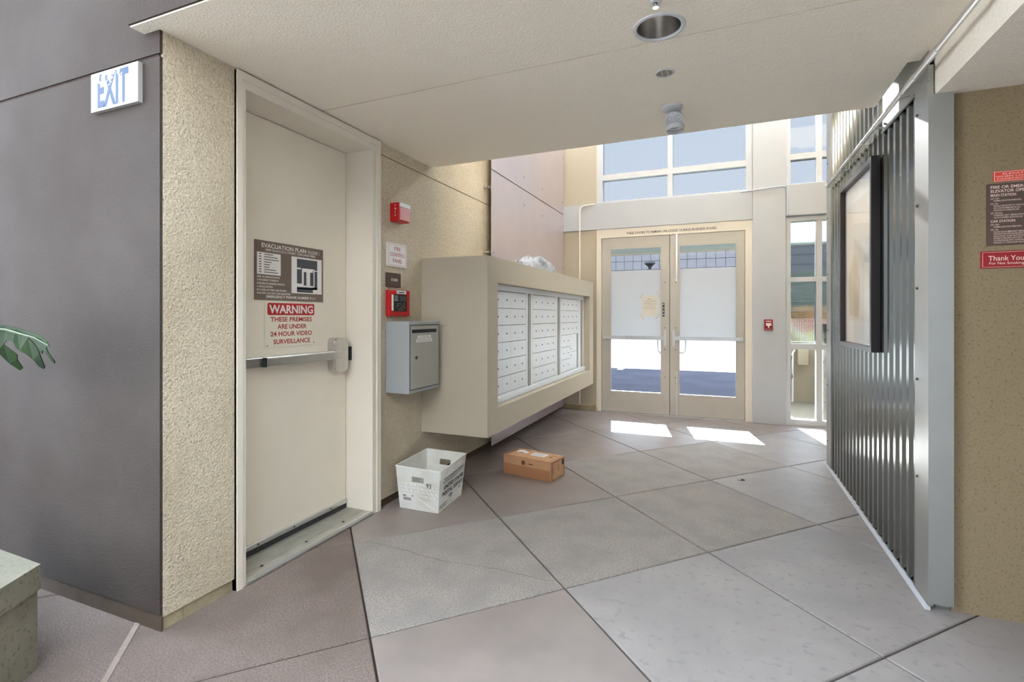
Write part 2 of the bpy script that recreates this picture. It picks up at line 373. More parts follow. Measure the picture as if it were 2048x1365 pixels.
# soffit overhead (bridge), notched beside the cladding
DLX, DLY, DLR = -.240, 2.126, .086
bm = bmesh.new()
ov = [bm.verts.new(p) for p in ((-2.215, 1.305, ZC), (.862, 1.305, ZC), (.862, 2.218, ZC), (-2.215, 2.255, ZC))]
iv = [bm.verts.new((DLX+DLR*math.cos(2*math.pi*k/40), DLY+DLR*math.sin(2*math.pi*k/40), ZC)) for k in range(40)]
ee = [bm.edges.new((L_[i], L_[(i+1) % len(L_)])) for L_ in (ov, iv) for i in range(len(L_))]
bmesh.ops.triangle_fill(bm, edges=ee, use_beauty=True)
m0 = MB().bm(bm)
m0.add([(-2.215, 1.305, ZC), (.862, 1.305, ZC), (.862, 2.218, ZC), (-2.215, 2.255, ZC), (-2.215, 1.305, 7.5), (.862, 1.305, 7.5), (.862, 2.218, 7.5), (-2.215, 2.255, 7.5)], [(0, 1, 5, 4), (1, 2, 6, 5), (2, 3, 7, 6), (3, 0, 4, 7), (4, 5, 6, 7)])
ce = struct('ceiling', m0, CEIL)
part('soffit_panel', MB().prism([(-2.12, 2.262, ZC), (.862, 2.225, ZC), (.862, 2.86, ZC), (.785, 2.86, ZC), (.785, 3.40, ZC), (-2.12, 3.45, ZC)], (0, 0, 5.0)), CEIL, ce)
part('control_joint', MB().prism([(-2.12, 2.25, ZC+.003), (.86, 2.213, ZC+.003), (.86, 2.23, ZC+.003), (-2.12, 2.267, ZC+.003)], (0, 0, .3)), CURB, ce)
struct('ceiling_low', MB().box(.862, 5.0, -2.2, 2.79, 2.264, 7.5), CEIL)

# ------------------------------------------------------------------ stair door (left wall)
XD = -2.324
d1 = sempty('door_1', (-2.3, 2.2, 0), 'cream steel exit door with a steel push bar', 'door')
leaf = part('leaf', MB().rbox(XD-.045, XD, 1.757, 2.703, .018, 2.375, .002, 1), DOORP, d1)
mb = MB()
mb.box(-2.42, XL+.012, 1.703, 1.755, 0, 2.45).box(-2.42, XL+.012, 2.706, 2.784, 0, 2.45).box(-2.42, XL+.012, 1.755, 2.706, 2.377, 2.45)
mb.box(-2.42, XL+.020, 2.745, 2.784, 0, 2.451).box(-2.42, XL+.020, 1.703, 1.733, 0, 2.451).box(-2.42, XL+.020, 1.733, 2.745, 2.415, 2.451)
part('door_frame', mb, CREAM, d1)
mb = MB().box(XD-.05, XD-.006, 1.7565, 2.7045, .012, 2.3768); part('leaf_gap', mb, DARKIN, d1)
th = part('threshold', MB().box(-2.42, XL+.015, 1.756, 2.705, 0, .016), ALU_D, d1)
mb = MB()
for k in range(9): mb.box(-2.29+k*.014, -2.284+k*.014, 1.758, 2.703, .016, .0185)
part('groove_rib', mb, ALU_D, th)
mb = MB().box(XL-.012, XL+.012, 1.757, 2.704, .0155, .0195).box(XL+.012, XL+.022, 1.757, 2.704, .004, .014); part('nosing', mb, ALU, th)
for y in (1.9, 2.2, 2.5): part('screw', MB().lathe([(.0001, .0195), (.008, .0195), (.008, .017)], (-2.17, y, 0), n=10), RUBBER, th)
sw = part('door_sweep', MB().rbox(XD, XD+.012, 1.76, 2.70, .048, .074, .002, 1), ALU, d1)
part('sweep_brush', MB().box(XD, XD+.008, 1.76, 2.70, .018, .048), RUBBER, sw)
SD = Surf((XD, 0, 0), (0, 1, 0))
for y in (2.0, 2.25, 2.55):
    mb = MB(); SD.disc(mb, y, .061, .005, .012, .014); part('screw', mb, RUBBER, sw)
ed = part('exit_device', MB().rbox(XD, XD+.045, 1.765, 2.56, 1.014, 1.069, .004), STEEL, d1, label='brushed steel push bar')
part('push_pad', MB().rbox(XD+.046, XD+.066, 2.013, 2.595, 1.018, 1.066, .003), STEEL, ed)
part('pad_end', MB().box(XD+.02, XD+.064, 2.003, 2.012, 1.016, 1.067), BLACK, ed)
mb = MB(); SD.plate(mb, 2.535, 2.665, .932, 1.152, 0, .05, .028, 6); SD.plate(mb, 2.54, 2.66, .937, 1.147, .05, .058, .03, 6)
part('latch_head', mb, STEEL, ed, True)
part('strike', MB().rbox(XD+.002, XD+.05, 2.680, 2.705, 1.0, 1.09, .003), BLACK, d1)

# evacuation plan sign
ev = thing('evacuation_plan_sign', 'brown evacuation plan sign with white floor map on the cream steel door', 'sign', (XD, 2.23, 1.38))
y0, y1, z0, z1 = 1.984, 2.489, 1.380, 1.705; W_, H_ = y1-y0, z1-z0
mb = MB(); SD.plate(mb, y0, y1, z0, z1, .001, .005, .003, 2); part('panel', mb, BROWN, ev)
U = lambda t: y0+t*W_
V = lambda t: z0+t*H_
mb = MB(); SD.box(mb, U(.03), U(.345), V(.43), V(.80), .005, .0056); SD.box(mb, U(.50), U(.975), V(.14), V(.80), .005, .0056); part('white_field', mb, SIGNW, ev)
mb = MB()
for a, b, c, d, bo in (('EVACUATION PLAN', .09, .72, (.885, .960), .02), ('FLOOR 1', .755, .935, (.885, .945), .005), ('3090 GLASCOCK STREET, OAKLAND 94601', .14, .87, (.825, .870), .012),
    ('FIRE ALARM SOUNDS:', .03, .335, (.375, .405), .02), ('3 PULSING TONES &', .03, .315, (.320, .352), .02), ('STROBE FLASHING LIGHTS', .03, .40, (.262, .294), .02), ('= EVACUATION', .03, .235, (.208, .24), .02),
    ('IN CASE OF FIRE USE STAIRS', .03, .425, (.155, .185), .02), ('FOR EXIT. DO NOT USE ELEVATOR', .03, .485, (.100, .130), .02), ('EMERGENCY PHONE NUMBER 9-1-1', .15, .87, (.035, .082), .015)):
    SD.text(mb, a, U(b), U(c), V(d[0]), V(d[1]), .0054, bo)
part('lettering', mb, LETW, ev)
mb = MB()
for k in range(8):
    v = .775-k*.043; SD.box(mb, U(.12), U(.12+[.12, .18, .20, .10, .08, .07, .16, .19][k]), V(v-.012), V(v+.004), .0056, .0059)
part('legend_line', mb, LETG, ev)
mb = MB()
for k in range(8): SD.box(mb, U(.055), U(.085), V(.765-k*.043), V(.779-k*.043), .0056, .0059)
part('legend_symbol', mb, LETK, ev)
mb = MB()
for q in ((.58, .90, .60, .77), (.58, .66, .32, .60), (.58, .83, .16, .24), (.83, .90, .22, .60), (.685, .725, .29, .54), (.785, .83, .29, .54), (.58, .90, .22, .26)): SD.box(mb, U(q[0]), U(q[1]), V(q[2]), V(q[3]), .0056, .0060)
part('floor_map', mb, MAPD, ev)
mb = MB()
for q in ((.655, .84, .585, .605), (.655, .67, .29, .60), (.84, .855, .29, .60), (.655, .855, .27, .29), (.58, .64, .58, .61), (.855, .90, .57, .585), (.59, .65, .30, .315)): SD.box(mb, U(q[0]), U(q[1]), V(q[2]), V(q[3]), .0060, .0064)
part('map_corridor', mb, SIGNW, ev)

# video surveillance warning sign
wn = thing('warning_sign', 'cream WARNING video surveillance sign with red lettering on the steel door', 'sign', (XD, 2.23, 1.116))
y0, y1, z0, z1 = 2.052, 2.421, 1.116, 1.374; W_, H_ = y1-y0, z1-z0
mb = MB(); SD.plate(mb, y0, y1, z0, z1, .001, .004, .012); part('panel', mb, SIGNC, wn)
mb = MB(); SD.plate(mb, U(.045), U(.985), V(.70), V(.965), .004, .0046, .010); part('red_band', mb, SIGNRED, wn)
mb = MB(); SD.text(mb, 'WARNING', U(.075), U(.955), V(.735), V(.925), .005, .03); part('band_lettering', mb, LETW, wn)
mb = MB()
for t, a, b, v in (('THESE PREMISES', .10, .93, .555), ('ARE UNDER', .23, .815, .395), ('24 HOUR VIDEO', .10, .93, .235), ('SURVEILLANCE', .155, .89, .065)): SD.text(mb, t, U(a), U(b), V(v), V(v+.105), .0045, .02)
part('lettering', mb, LETR, wn)
for a_, b_ in ((.04, .04), (.97, .06)):
    mb = MB(); SD.disc(mb, U(a_), V(b_), .003, .004, .006); part('rivet', mb, LOCKM, wn)

# EXIT sign
ex = thing('exit_sign', 'white EXIT sign with flaking blue letters on the grey wall', 'sign', (-2.39, YG, 2.178))
mb = MB(); SG.box(mb, -2.548, -2.228, 2.178, 2.344, .0, .018); part('panel', mb, mat('weathered_white', (172, 169, 166), .6), ex)
mb = MB(); SG.text(mb, 'EXIT', -2.500, -2.290, 2.190, 2.334, .0185, .03); part('lettering', mb, EXITB, ex)

# ------------------------------------------------------------------ wall devices beside the door
st = thing('fire_strobe', 'red wall-mounted fire alarm strobe with clear lens beside the steel door', 'fire alarm', (XL, 2.97, 1.945))
part('housing', MB().rbox(XL, XL+.074, 2.909, 3.035, 1.945, 2.072, .004), RED, st)
mb = MB(); SF = Surf((XL+.074, 0, 0), (0, 1, 0)); SF.box(mb, 2.920, 3.030, 1.953, 2.040, 0, .008); part('lens', mb, PINKL, st)
mb = MB(); SF.box(mb, 2.916, 3.033, 2.043, 2.070, 0, .009); part('flash_tube', mb, LED, st)
mb = MB(); SS = Surf((0, 2.909, 0), (1, 0, 0))
for k, ch in enumerate('FIRE'): SS.text(mb, ch, XL+.040, XL+.050, 2.045-k*.022, 2.057-k*.022, .001, .02)
part('lettering', mb, LETW, st)

def sign_border(S, mb, u0, u1, v0, v1, t, d): S.ring(mb, u0, u1, v0, v1, t, d, d+.0006)
fc = thing('fire_control_sign', 'white FIRE CONTROL PANEL sign with thin red border', 'sign', (XL, 2.98, 1.636))
mb = MB(); SL.plate(mb, 2.866, 3.091, 1.636, 1.798, 0, .012, .006, 3); part('panel', mb, SIGNW, fc)
mb = MB(); sign_border(SL, mb, 2.876, 3.081, 1.645, 1.789, .0014, .012); part('border', mb, LETR, fc)
mb = MB()
for t, a, b, v in (('FIRE', 2.944, 3.016, 1.748), ('CONTROL', 2.896, 3.066, 1.706), ('PANEL', 2.926, 3.036, 1.664)): SL.text(mb, t, a, b, v, v+.026, .0126, .004)
part('lettering', mb, LETR, fc)
ss = thing('stairs_sign', 'small square brown STAIRS sign under the fire control sign', 'sign', (XL, 2.94, 1.491))
mb = MB(); SL.plate(mb, 2.860, 3.020, 1.491, 1.590, 0, .012, .003, 2); part('panel', mb, BROWN_D, ss)
mb = MB(); SL.text(mb, 'STAIRS', 2.906, 2.984, 1.533, 1.552, .0126, .02); part('lettering', mb, LETW, ss)

an = thing('fire_annunciator', 'red fire alarm annunciator panel with black keypad above the grey drop box', 'alarm panel', (XL, 2.98, 1.289))
part('housing', MB().rbox(XL, XL+.030, 2.857, 3.108, 1.289, 1.472, .008, 3), RED, an)
SA = Surf((XL+.030, 0, 0), (0, 1, 0))
mb = MB(); SA.plate(mb, 2.905, 3.062, 1.324, 1.442, 0, .004, .004, 2); kp = part('keypad', mb, BLACK, an)
mb = MB(); SA.box(mb, 2.888, 2.904, 1.330, 1.438, 0, .004); part('painted_reflection', mb, SIGNW, an)  # white strip paints the reflection along the keypad's left edge
mb = MB(); SA.box(mb, 2.978, 3.050, 1.395, 1.430, .004, .005); part('display', mb, MAPD, kp)
mb = MB()
for r in range(4): SA.box(mb, 2.915, 2.955, 1.398+r*.010, 1.401+r*.010, .004, .0048)
for r in range(4):
    for c in range(6):
        if (r*7+c*3) % 5: SA.disc(mb, 2.945+c*.018, 1.335+r*.014, .0026, .004, .0052, 6)
part('key', mb, LETW, kp)
mb = MB(); SA.plate(mb, 2.945, 3.055, 1.447, 1.468, 0, .003, .003, 2); part('name_plate', mb, SIGNW, an)
mb = MB(); SA.box(mb, 2.965, 3.035, 1.453, 1.462, .003, .0036); part('name_bar', mb, mat('teal_print', (70, 120, 150), .5), an)

# outgoing mail drop box
db = thing('mail_drop_box', 'grey steel outgoing mail drop box with slot and locked door', 'mailbox', (XL, 3.05, .768))
XDB = -1.930
part('body', MB().rbox(XL, XDB, 2.857, 3.250, .768, 1.255, .006, 2), BOXG, db)
SDB = Surf((XDB, 0, 0), (0, 1, 0))
mb = MB(); SDB.ring(mb, 2.866, 3.240, .790, 1.232, .006, 0, .0015); part('door_gap', mb, LOCKM, db)
mb = MB(); SDB.box(mb, 2.874, 3.232, .797, 1.225, 0, .004); dr = part('door', mb, BOXG2, db)
mb = MB(); SDB.plate(mb, 2.888, 3.200, 1.176, 1.200, .004, .0052, .004, 3); part('slot', mb, BLACK, dr)
mb = MB(); SDB.disc(mb, 2.938, 1.008, .011, .004, .010); part('lock', mb, LOCKM, dr)
mb = MB(); SDB.box(mb, 2.955, 3.125, 1.137, 1.158, .004, .0045); SDB.box(mb, 2.938, 3.140, 1.112, 1.134, .004, .0045); part('label_tape', mb, SIGNW, dr)
mb = MB(); SDB.text(mb, 'U.S.POSTAL', 2.975, 3.105, 1.142, 1.153, .0049, .0); part('lettering', mb, LETG, dr)
mb = MB(); SDB.text(mb, 'OUTGOING MAIL', 2.955, 3.125, 1.117, 1.129, .0049, .0); part('lettering', mb, LETG, dr)

# ------------------------------------------------------------------ mailbox bank
XF, XM = -1.565, -1.650
ms = thing('mailbox_surround', 'stucco box built out from the wall around the white mailboxes', 'mailbox surround', (-1.84, 4.9, .413))
mb = MB().box(XL, XM-.02, 3.306, 6.53, .413, 1.73)
mb.box(XM-.02, XF, 3.306, 6.53, 1.542, 1.73).box(XM-.02, XF, 3.306, 6.53, .413, .600).box(XM-.02, XF, 3.306, 3.490, .600, 1.542).box(XM-.02, XF, 6.337, 6.53, .600, 1.542)
part('stucco_box', mb, STUCCO_F, ms)
SM = Surf((XM, 0, 0), (0, 1, 0))
mb = MB(); SM.box(mb, 3.49, 6.337, 1.496, 1.541, -.018, .016); SM.box(mb, 3.49, 6.337, .601, .655, -.018, .020); SM.box(mb, 6.290, 6.336, .655, 1.496, -.018, .010); SM.box(mb, 3.491, 3.50, .655, 1.496, -.018, .01); SM.box(mb, 3.49, 6.337, .612, .648, .020, .028)
part('mailbox_trim', mb, MAILW, ms)
ROWS = [1.493, 1.354, 1.217, 1.079, .941, .803, .665]
dm = MB(); dm.rbox(0, .007, .0003, .1747, .002, .1340, .0012, 1); door_me, dc = dm.mesh('mailbox_door')
lm = MB(); lm.lathe([(.0001, .004), (.0065, .004), (.0075, 0)], (0, 0, 0), (1, 0, 0), 8); lock_me, lc = lm.mesh('lock')
lock_me.materials.append(LOCKM); door_me.materials.append(MAILW)
pm = MB(); pm.rbox(0, .007, .0012, .2688, .002, .2055, .0018, 1); parc_me, pc = pm.mesh('parcel_door'); parc_me.materials.append(MAILW)
for ui, (ya, yb, c0) in enumerate(((3.50, 4.336, 3.578), (4.386, 5.233, 4.462), (5.298, 6.29, 5.375))):
    u_ = thing('mailbox_unit', ['bank of white mailboxes beside the stucco side wall of the box', 'white mailbox bank between two grey posts', 'white mailbox bank with two parcel lockers at its lower corner'][ui], 'mailboxes', (XM, (ya+yb)/2, .655), 'white mailbox banks')
    mb = MB(); SM.box(mb, ya, yb, .655, 1.496, -.018, 0); part('back_plate', mb, MAILG, u_)
    mb = MB(); SM.box(mb, ya, c0-.004, .656, 1.495, 0, .007); SM.box(mb, c0+.704, yb if ui < 2 else 6.187, .656, 1.495, 0, .007); SM.box(mb, c0, c0+.70, .656, .662, 0, .004); part('stile', mb, MAILW, u_)
    if ui < 2:
        mb = MB(); SM.box(mb, yb, yb+.05+(.015 if ui else 0), .656, 1.5, -.018, .016); part('post', mb, MAILG, u_)
    else:
        mb = MB(); SM.box(mb, 6.20, 6.235, .656, 1.496, 0, .006); part('side_jamb', mb, MAILG, u_)
    for r in range(6):
        for c in range(4):
            if ui == 2 and r >= 3 and c >= 2: continue
            yc = c0+c*.175; dd = link(door_me, 'mailbox_door', (XM+.0005+.0035, yc+.0875, ROWS[r+1]+.003), None, u_)
            WORLD[dd.name] = Vector((XM+.0005+.0035, yc+.0875, ROWS[r+1]+.003))
            link(lock_me, 'lock', (XM+.0095, yc+.0875, ROWS[r+1]+.062), None, dd)
    if ui == 2:
        for k, zz in enumerate((.872, .665)):
            dd = link(parc_me, 'parcel_door', (XM+.004, c0+.35+.135, zz+.003), None, u_)
            link(lock_me, 'lock', (XM+.0095, c0+.372, [.905, .825][k]), None, dd)

# mauve metal panels standing off the wall, with bolts and standoffs
XP = -2.05; SP = Surf((XP, 0, 0), (0, 1, 0))
def panel(zz0, zz1, bolts, label):
    t = thing('metal_panel', label, 'wall panel', (XP, 5.6, zz0), 'mauve metal cladding panels')
    mb = MB(); SP.box(mb, 4.421, 6.80, zz0, zz1, -.006, 0); part('sheet', mb, PURPLE, t)
    for y, z in bolts:
        mb = MB(); SP.disc(mb, y, z, .011, 0, .008, 10); part('bolt', mb, STEEL, t)
    for z in [z for y, z in bolts if y < 4.6]:
        mb = MB().tube([(XL, 4.400, z), (XP-.006, 4.400, z)], .012, 8).box(XP-.012, XP-.006, 4.38, 4.5, z-.012, z+.012); part('standoff', mb, STEEL, t)
    return t
panel(.045, .412, [(4.46, .14), (5.15, .14), (5.85, .14), (6.45, .14), (6.75, .14)], 'low mauve metal strip with bolts under the stucco mailbox box')
panel(1.733, 2.697, [(5.296, 2.532), (5.895, 2.526), (4.465, 2.526), (4.465, 1.906), (6.75, 2.542), (6.75, 1.95)], 'mauve metal panel on standoffs above the stucco mailbox box')
panel(2.707, 4.5, [(5.296, 2.85), (5.900, 2.852), (6.75, 3.48), (6.75, 2.865), (4.465, 3.2)], 'upper mauve metal panel above the panel joint, under the soffit edge')

# plastic mailer lying on top of the mailbox box
bm = bmesh.new(); bmesh.ops.create_icosphere(bm, subdivisions=4, radius=1)
for v in bm.verts:
    p = v.co.copy(); y = p.y
    hgt = .115*(1-.45*max(0, y)**1.3-.42*max(0, -y)**1.5)
    x = p.x*.135; yy = y*.50; z = max(0, p.z)**.8*hgt*1.25 if p.z > 0 else p.z*.004
    k = math.sin(11*p.y+4*p.x)*.5+math.sin(23*p.x+9*p.z)*.4+math.sin(17*p.z-8*p.y)*.4
    z += .017*k*(1 if p.z > .15 else 0)+.008*abs(math.sin(31*p.y+19*p.x))*(1 if p.z > .15 else 0); x += .010*math.sin(14*p.y+6*p.z)
    v.co = Vector((x, yy, max(z, 0)))
mb = MB().bm(bm)
mb.v = [p+Vector((-1.71, 4.72, 1.7305)) for p in mb.v]
tag(part('plastic_mailer', mb, BAGM, None, True), 'crumpled white and grey plastic mailer bag on top of the mailbox box', 'package')

# ------------------------------------------------------------------ end wall: beige pier, white band, windows, doors, column
we = struct('wall_back', MB().box(-2.45, -1.589, YE, YE+.2, 0, 4.7), STUCCO_F)
part('white_band', MB().box(-2.055, .328, YE-.035, YE+.2, 2.466, 2.815), WHITE, we)
part('wall_top', MB().box(-1.589, 3.2, YE, YE+.2, 4.4, 4.7), STUCCO_F, we)
struct('roof_lobby_sky_blocker', MB().box(-2.45, 3.4, 3.46, 6.2, 4.71, 5.0), CEIL)  # unseen partial roof, added to trim the sky light falling into the lobby
part('wall_right_pier', MB().box(1.70, 3.2, YE, YE+.2, 0, 4.4), STUCCO_F, we)
struct('baseboard_back', MB().rbox(-2.05, -1.60, YE-.025, YE+.01, 0, .075, .004, 1), CURB)
struct('column_white', MB().rbox(.330, .686, 6.77, 7.05, 0, 4.7, .004, 1), WHITE)
tr = struct('trim_1', MB().rbox(.688, 1.72, 6.74, 7.0, 2.470, 2.836, .004, 1), WHITE)

def pane(parent, x0, x1, z0_, z1_, m, y=YE+.05): return part('pane', MB().box(x0, x1, y-.004, y+.004, z0_, z1_), m, parent)
def mull(parent, x0, x1, z0_, z1_, ya=YE-.005, yb=YE+.10, m=WHITEM): return part('mullion', MB().box(x0, x1, ya, yb, z0_, z1_), m, parent)
w1 = sempty('window_1', (-.6, YE, 2.815), 'white framed clerestory window over the double doors', 'window')
mb = MB(); SE.ring(mb, -1.588, .327, 2.816, 4.4, .001, -.1, .005)
part('window_frame', MB().box(-1.588, -1.508, YE-.01, YE+.1, 2.816, 4.4).box(.259, .327, YE-.01, YE+.1, 2.816, 4.4).box(-1.508, .259, YE-.01, YE+.1, 2.816, 2.838).box(-1.508, .259, YE-.01, YE+.1, 4.36, 4.4), WHITEM, w1)
mull(w1, -.66, -.60, 2.838, 4.36)
for xa, xb in ((-1.508, -.66), (-.60, .259)):
    mull(w1, xa, xb, 3.128, 3.203); mull(w1, xa, xb, 3.78, 3.84)
    for za, zb in ((2.838, 3.128), (3.203, 3.78), (3.84, 4.36)): pane(w1, xa, xb, za, zb, GLASST)
w2 = sempty('window_2', (1.1, YE, 2.836), 'narrow white window above the white beam by the column', 'window')
part('window_frame', MB().box(.687, .738, YE-.01, YE+.1, 2.836, 4.4).box(1.64, 1.70, YE-.01, YE+.1, 2.836, 4.4).box(.738, 1.64, YE-.01, YE+.1, 2.836, 2.858).box(.738, 1.64, YE-.01, YE+.1, 4.36, 4.4), WHITEM, w2)
COLS = ((.738, 1.005), (1.063, 1.33), (1.388, 1.64))
for k in (0, 1): mull(w2, COLS[k][1], COLS[k+1][0], 2.858, 4.36)
for xa, xb in COLS:
    mull(w2, xa, xb, 3.145, 3.212); mull(w2, xa, xb, 3.78, 3.84)
    for za, zb in ((2.858, 3.145), (3.212, 3.78), (3.84, 4.36)): pane(w2, xa, xb, za, zb, GLASST)
w3 = sempty('window_3', (1.1, YE, 0), 'white sidelight with two reeded panes over a clear pane', 'window')
part('window_frame', MB().box(.687, .740, YE-.02, YE+.09, .03, 2.469).box(1.64, 1.70, YE-.02, YE+.09, .03, 2.469).box(.740, 1.64, YE-.02, YE+.09, .03, .071).box(.740, 1.64, YE-.02, YE+.09, 2.411, 2.469), WHITEM, w3)
part('window_sill', MB().box(.688, 1.70, YE-.035, YE+.1, 0, .03), ALU, w3)
for k in (0, 1): mull(w3, COLS[k][1], COLS[k+1][0], .071, 2.411)
def reed(parent, x0, x1, z0_, z1_):
    n = max(4, int((x1-x0)/.0095)); m = MB(); S_ = 5; front = []; 
    for i in range(n*S_+1):
        t = i/S_; ph = t-math.floor(t); y = YE+.05-.0026*math.sin(math.pi*ph); front.append((x0+(x1-x0)*i/(n*S_), y))
    k = len(front)
    vs = [(x, y, z0_) for x, y in front]+[(x, y, z1_) for x, y in front]+[(x0, YE+.056, z0_), (x1, YE+.056, z0_), (x0, YE+.056, z1_), (x1, YE+.056, z1_)]
    fs = [(i, i+1, k+i+1, k+i) for i in range(k-1)]+[(2*k+1, 2*k, 2*k+2, 2*k+3), (2*k, 0, k, 2*k+2), (k-1, 2*k+1, 2*k+3, 2*k-1)]
    m.add(vs, fs); part('reeded_pane', m, REED, parent, True)
for xa, xb in COLS:
    mull(w3, xa, xb, .901, .965); mull(w3, xa, xb, 1.699, 1.753)
    pane(w3, xa, xb, .071, .901, GLASS); reed(w3, xa, xb, .965, 1.699); reed(w3, xa, xb, 1.753, 2.411)

# double doors
d2 = sempty('door_2', (-.63, YE, 0), 'pair of glazed cream lobby doors with frosted film', 'door')
part('door_frame', MB().box(-1.588, -1.525, YE-.012, YE+.11, 0, 2.465).box(.250, .3295, YE-.012, YE+.11, 0, 2.465).box(-1.525, .250, YE-.012, YE+.11, 2.345, 2.465), CREAM, d2)
part('threshold', MB().box(-1.525, .25, YE-.02, YE+.08, 0, .012), ALU, d2)
mb = MB(); SH = Surf((0, YE-.012, 0), (1, 0, 0)); SH.text(mb, 'THESE DOORS TO REMAIN UNLOCKED DURING BUSINESS HOURS', -1.187, -.075, 2.376, 2.408, .001, .016); part('lettering', mb, LETK, d2)
part('meeting_seal', MB().box(-.655, -.615, YE+.053, YE+.058, .012, 2.344), BLACK, d2)
part('frame_stop', MB().box(-1.53, -1.49, YE+.053, YE+.06, 0, 2.345).box(.215, .252, YE+.053, YE+.06, 0, 2.345).box(-1.53, .252, YE+.053, YE+.06, 2.315, 2.35).box(-1.53, .252, YE+.053, YE+.06, 0, .04), DOORP2, d2)
DX = Surf((0, YE+.008, 0), (1, 0, 0))
def dleaf(x0, x1, l0, l1, hinge):
    mb = MB().box(x0, l0, YE+.008, YE+.052, .014, 2.342).box(l1, x1, YE+.008, YE+.052, .014, 2.342).box(l0, l1, YE+.008, YE+.052, .014, .286).box(l0, l1, YE+.008, YE+.052, 2.196, 2.342)
    mb.box(l0, l0+.008, YE+.002, YE+.008, .286, 2.196).box(l1-.008, l1, YE+.002, YE+.008, .286, 2.196).box(l0, l1, YE+.002, YE+.008, .280, .290).box(l0, l1, YE+.002, YE+.008, 2.190, 2.2)
    lf = part('leaf', mb, DOORP2, d2)
    part('glass', MB().box(l0, l1, YE+.027, YE+.033, .286, 2.196), GLASS, lf)
    part('frosted_film', MB().box(l0+.004, l1-.004, YE+.025, YE+.0265, .594, 1.900), FILM, lf)
    return lf
lfa = dleaf(-1.521, -.638, -1.402, -.740, -1); lfb = dleaf(-.632, .246, -.520, .153, 1)
def pushbar(lf, xa, xb, hx, px0, px1):
    mb = MB(); DX.box(mb, xa, xb, .988, 1.030, .028, .052); DX.box(mb, min(xa, xb), min(xa, xb)+.03, .984, 1.034, 0, .05) if hx > (xa+xb)/2 else DX.box(mb, max(xa, xb)-.03, max(xa, xb), .984, 1.034, 0, .05)
    part('push_bar', mb, ALU, lf)
    mb = MB(); DX.box(mb, px0, px1, .986, 1.032, .052, .062); part('push_pad', mb, STEEL, lf)
    mb = MB(); DX.plate(mb, hx-.018, hx+.018, .905, 1.11, 0, .045, .010, 4); part('latch_case', mb, WHITEM, lf)
pushbar(lfa, -1.495, -.70, -.688, -1.20, -.71); pushbar(lfb, -.575, .228, -.583, -.57, -.14)
for lf, hx, s in ((lfa, -.715, -1), (lfb, -.545, 1)):
    q = [DX.p(hx, 1.13, -.05), DX.p(hx+s*.06, 1.125, -.08), DX.p(hx+s*.085, 1.08, -.09), DX.p(hx+s*.088, .99, -.09), DX.p(hx+s*.085, .89, -.09), DX.p(hx+s*.06, .845, -.08), DX.p(hx, .84, -.05)]
    mb = MB().tube(q, .013, 8); part('pull_handle', mb, WHITEM, lf, True)
    for v in (.86, 1.14, .50, 1.73):
        mb = MB(); DX.disc(mb, hx-s*.018, v, .007, 0, .004, 8); part('bolt', mb, LOCKM, lf)
mb = MB(); DX.box(mb, -.556, -.540, 1.755, 2.345, .0, .022); DX.box(mb, -.559, -.537, 1.735, 1.765, 0, .026); part('flush_bolt_rod', mb, ALU, lfb)
mb = MB(); DX.box(mb, -.556, -.540, .02, .575, .0, .022); DX.box(mb, -.559, -.537, .55, .585, 0, .026); part('flush_bolt_rod', mb, ALU, lfb)
mb = MB(); DX.box(mb, -.727, -.700, 1.285, 1.465, 0, .006); pl = part('pull_label', mb, BLACK, lfa)
mb = MB()
for k, ch in enumerate('PUSH'): DX.text(mb, ch, -.722, -.705, 1.430-k*.043, 1.455-k*.043, .0064, .01)
part('lettering', mb, LETW, lfa)

nt_ = thing('paper_notice', 'typed paper notice taped to the frosted glass door', 'notice', (-.887, YE+.02, 1.285))
SN = Surf((0, YE+.0245, 0), (1, 0, 0))
mb = MB(); SN.box(mb, -.989, -.785, 1.287, 1.561, 0, .0008); part('sheet', mb, PAPER, nt_)
mb = MB(); SN.box(mb, -.92, -.87, 1.512, 1.518, .0008, .001)
for k, (a, b) in enumerate(((-.97, -.80), (-.96, -.82), (-.97, -.88), (-.97, -.80), (-.96, -.83), (-.97, -.81), (-.97, -.80))): SN.box(mb, a, b, [1.492, 1.482, 1.462, 1.452, 1.435, 1.405, 1.385][k], [1.4945, 1.4845, 1.4645, 1.4545, 1.4375, 1.4085, 1.387][k], .0008, .001)
part('text_line', mb, LETG, nt_)
for (cx, cz, an_) in ((-.995, 1.567, 60), (-.785, 1.575, 110), (-.99, 1.285, 130), (-.785, 1.285, 50)):
    a_ = math.radians(an_); dx_, dz_ = math.cos(a_)*.045, math.sin(a_)*.045; ex_, ez_ = -math.sin(a_)*.007, math.cos(a_)*.007
    mb = MB().prism([SN.p(cx+dx_+ex_, cz+dz_+ez_, .001), SN.p(cx+dx_-ex_, cz+dz_-ez_, .001), SN.p(cx-dx_-ex_, cz-dz_-ez_, .001), SN.p(cx-dx_+ex_, cz-dz_+ez_, .001)], SN.N*.0006); part('tape', mb, TAPE, nt_)

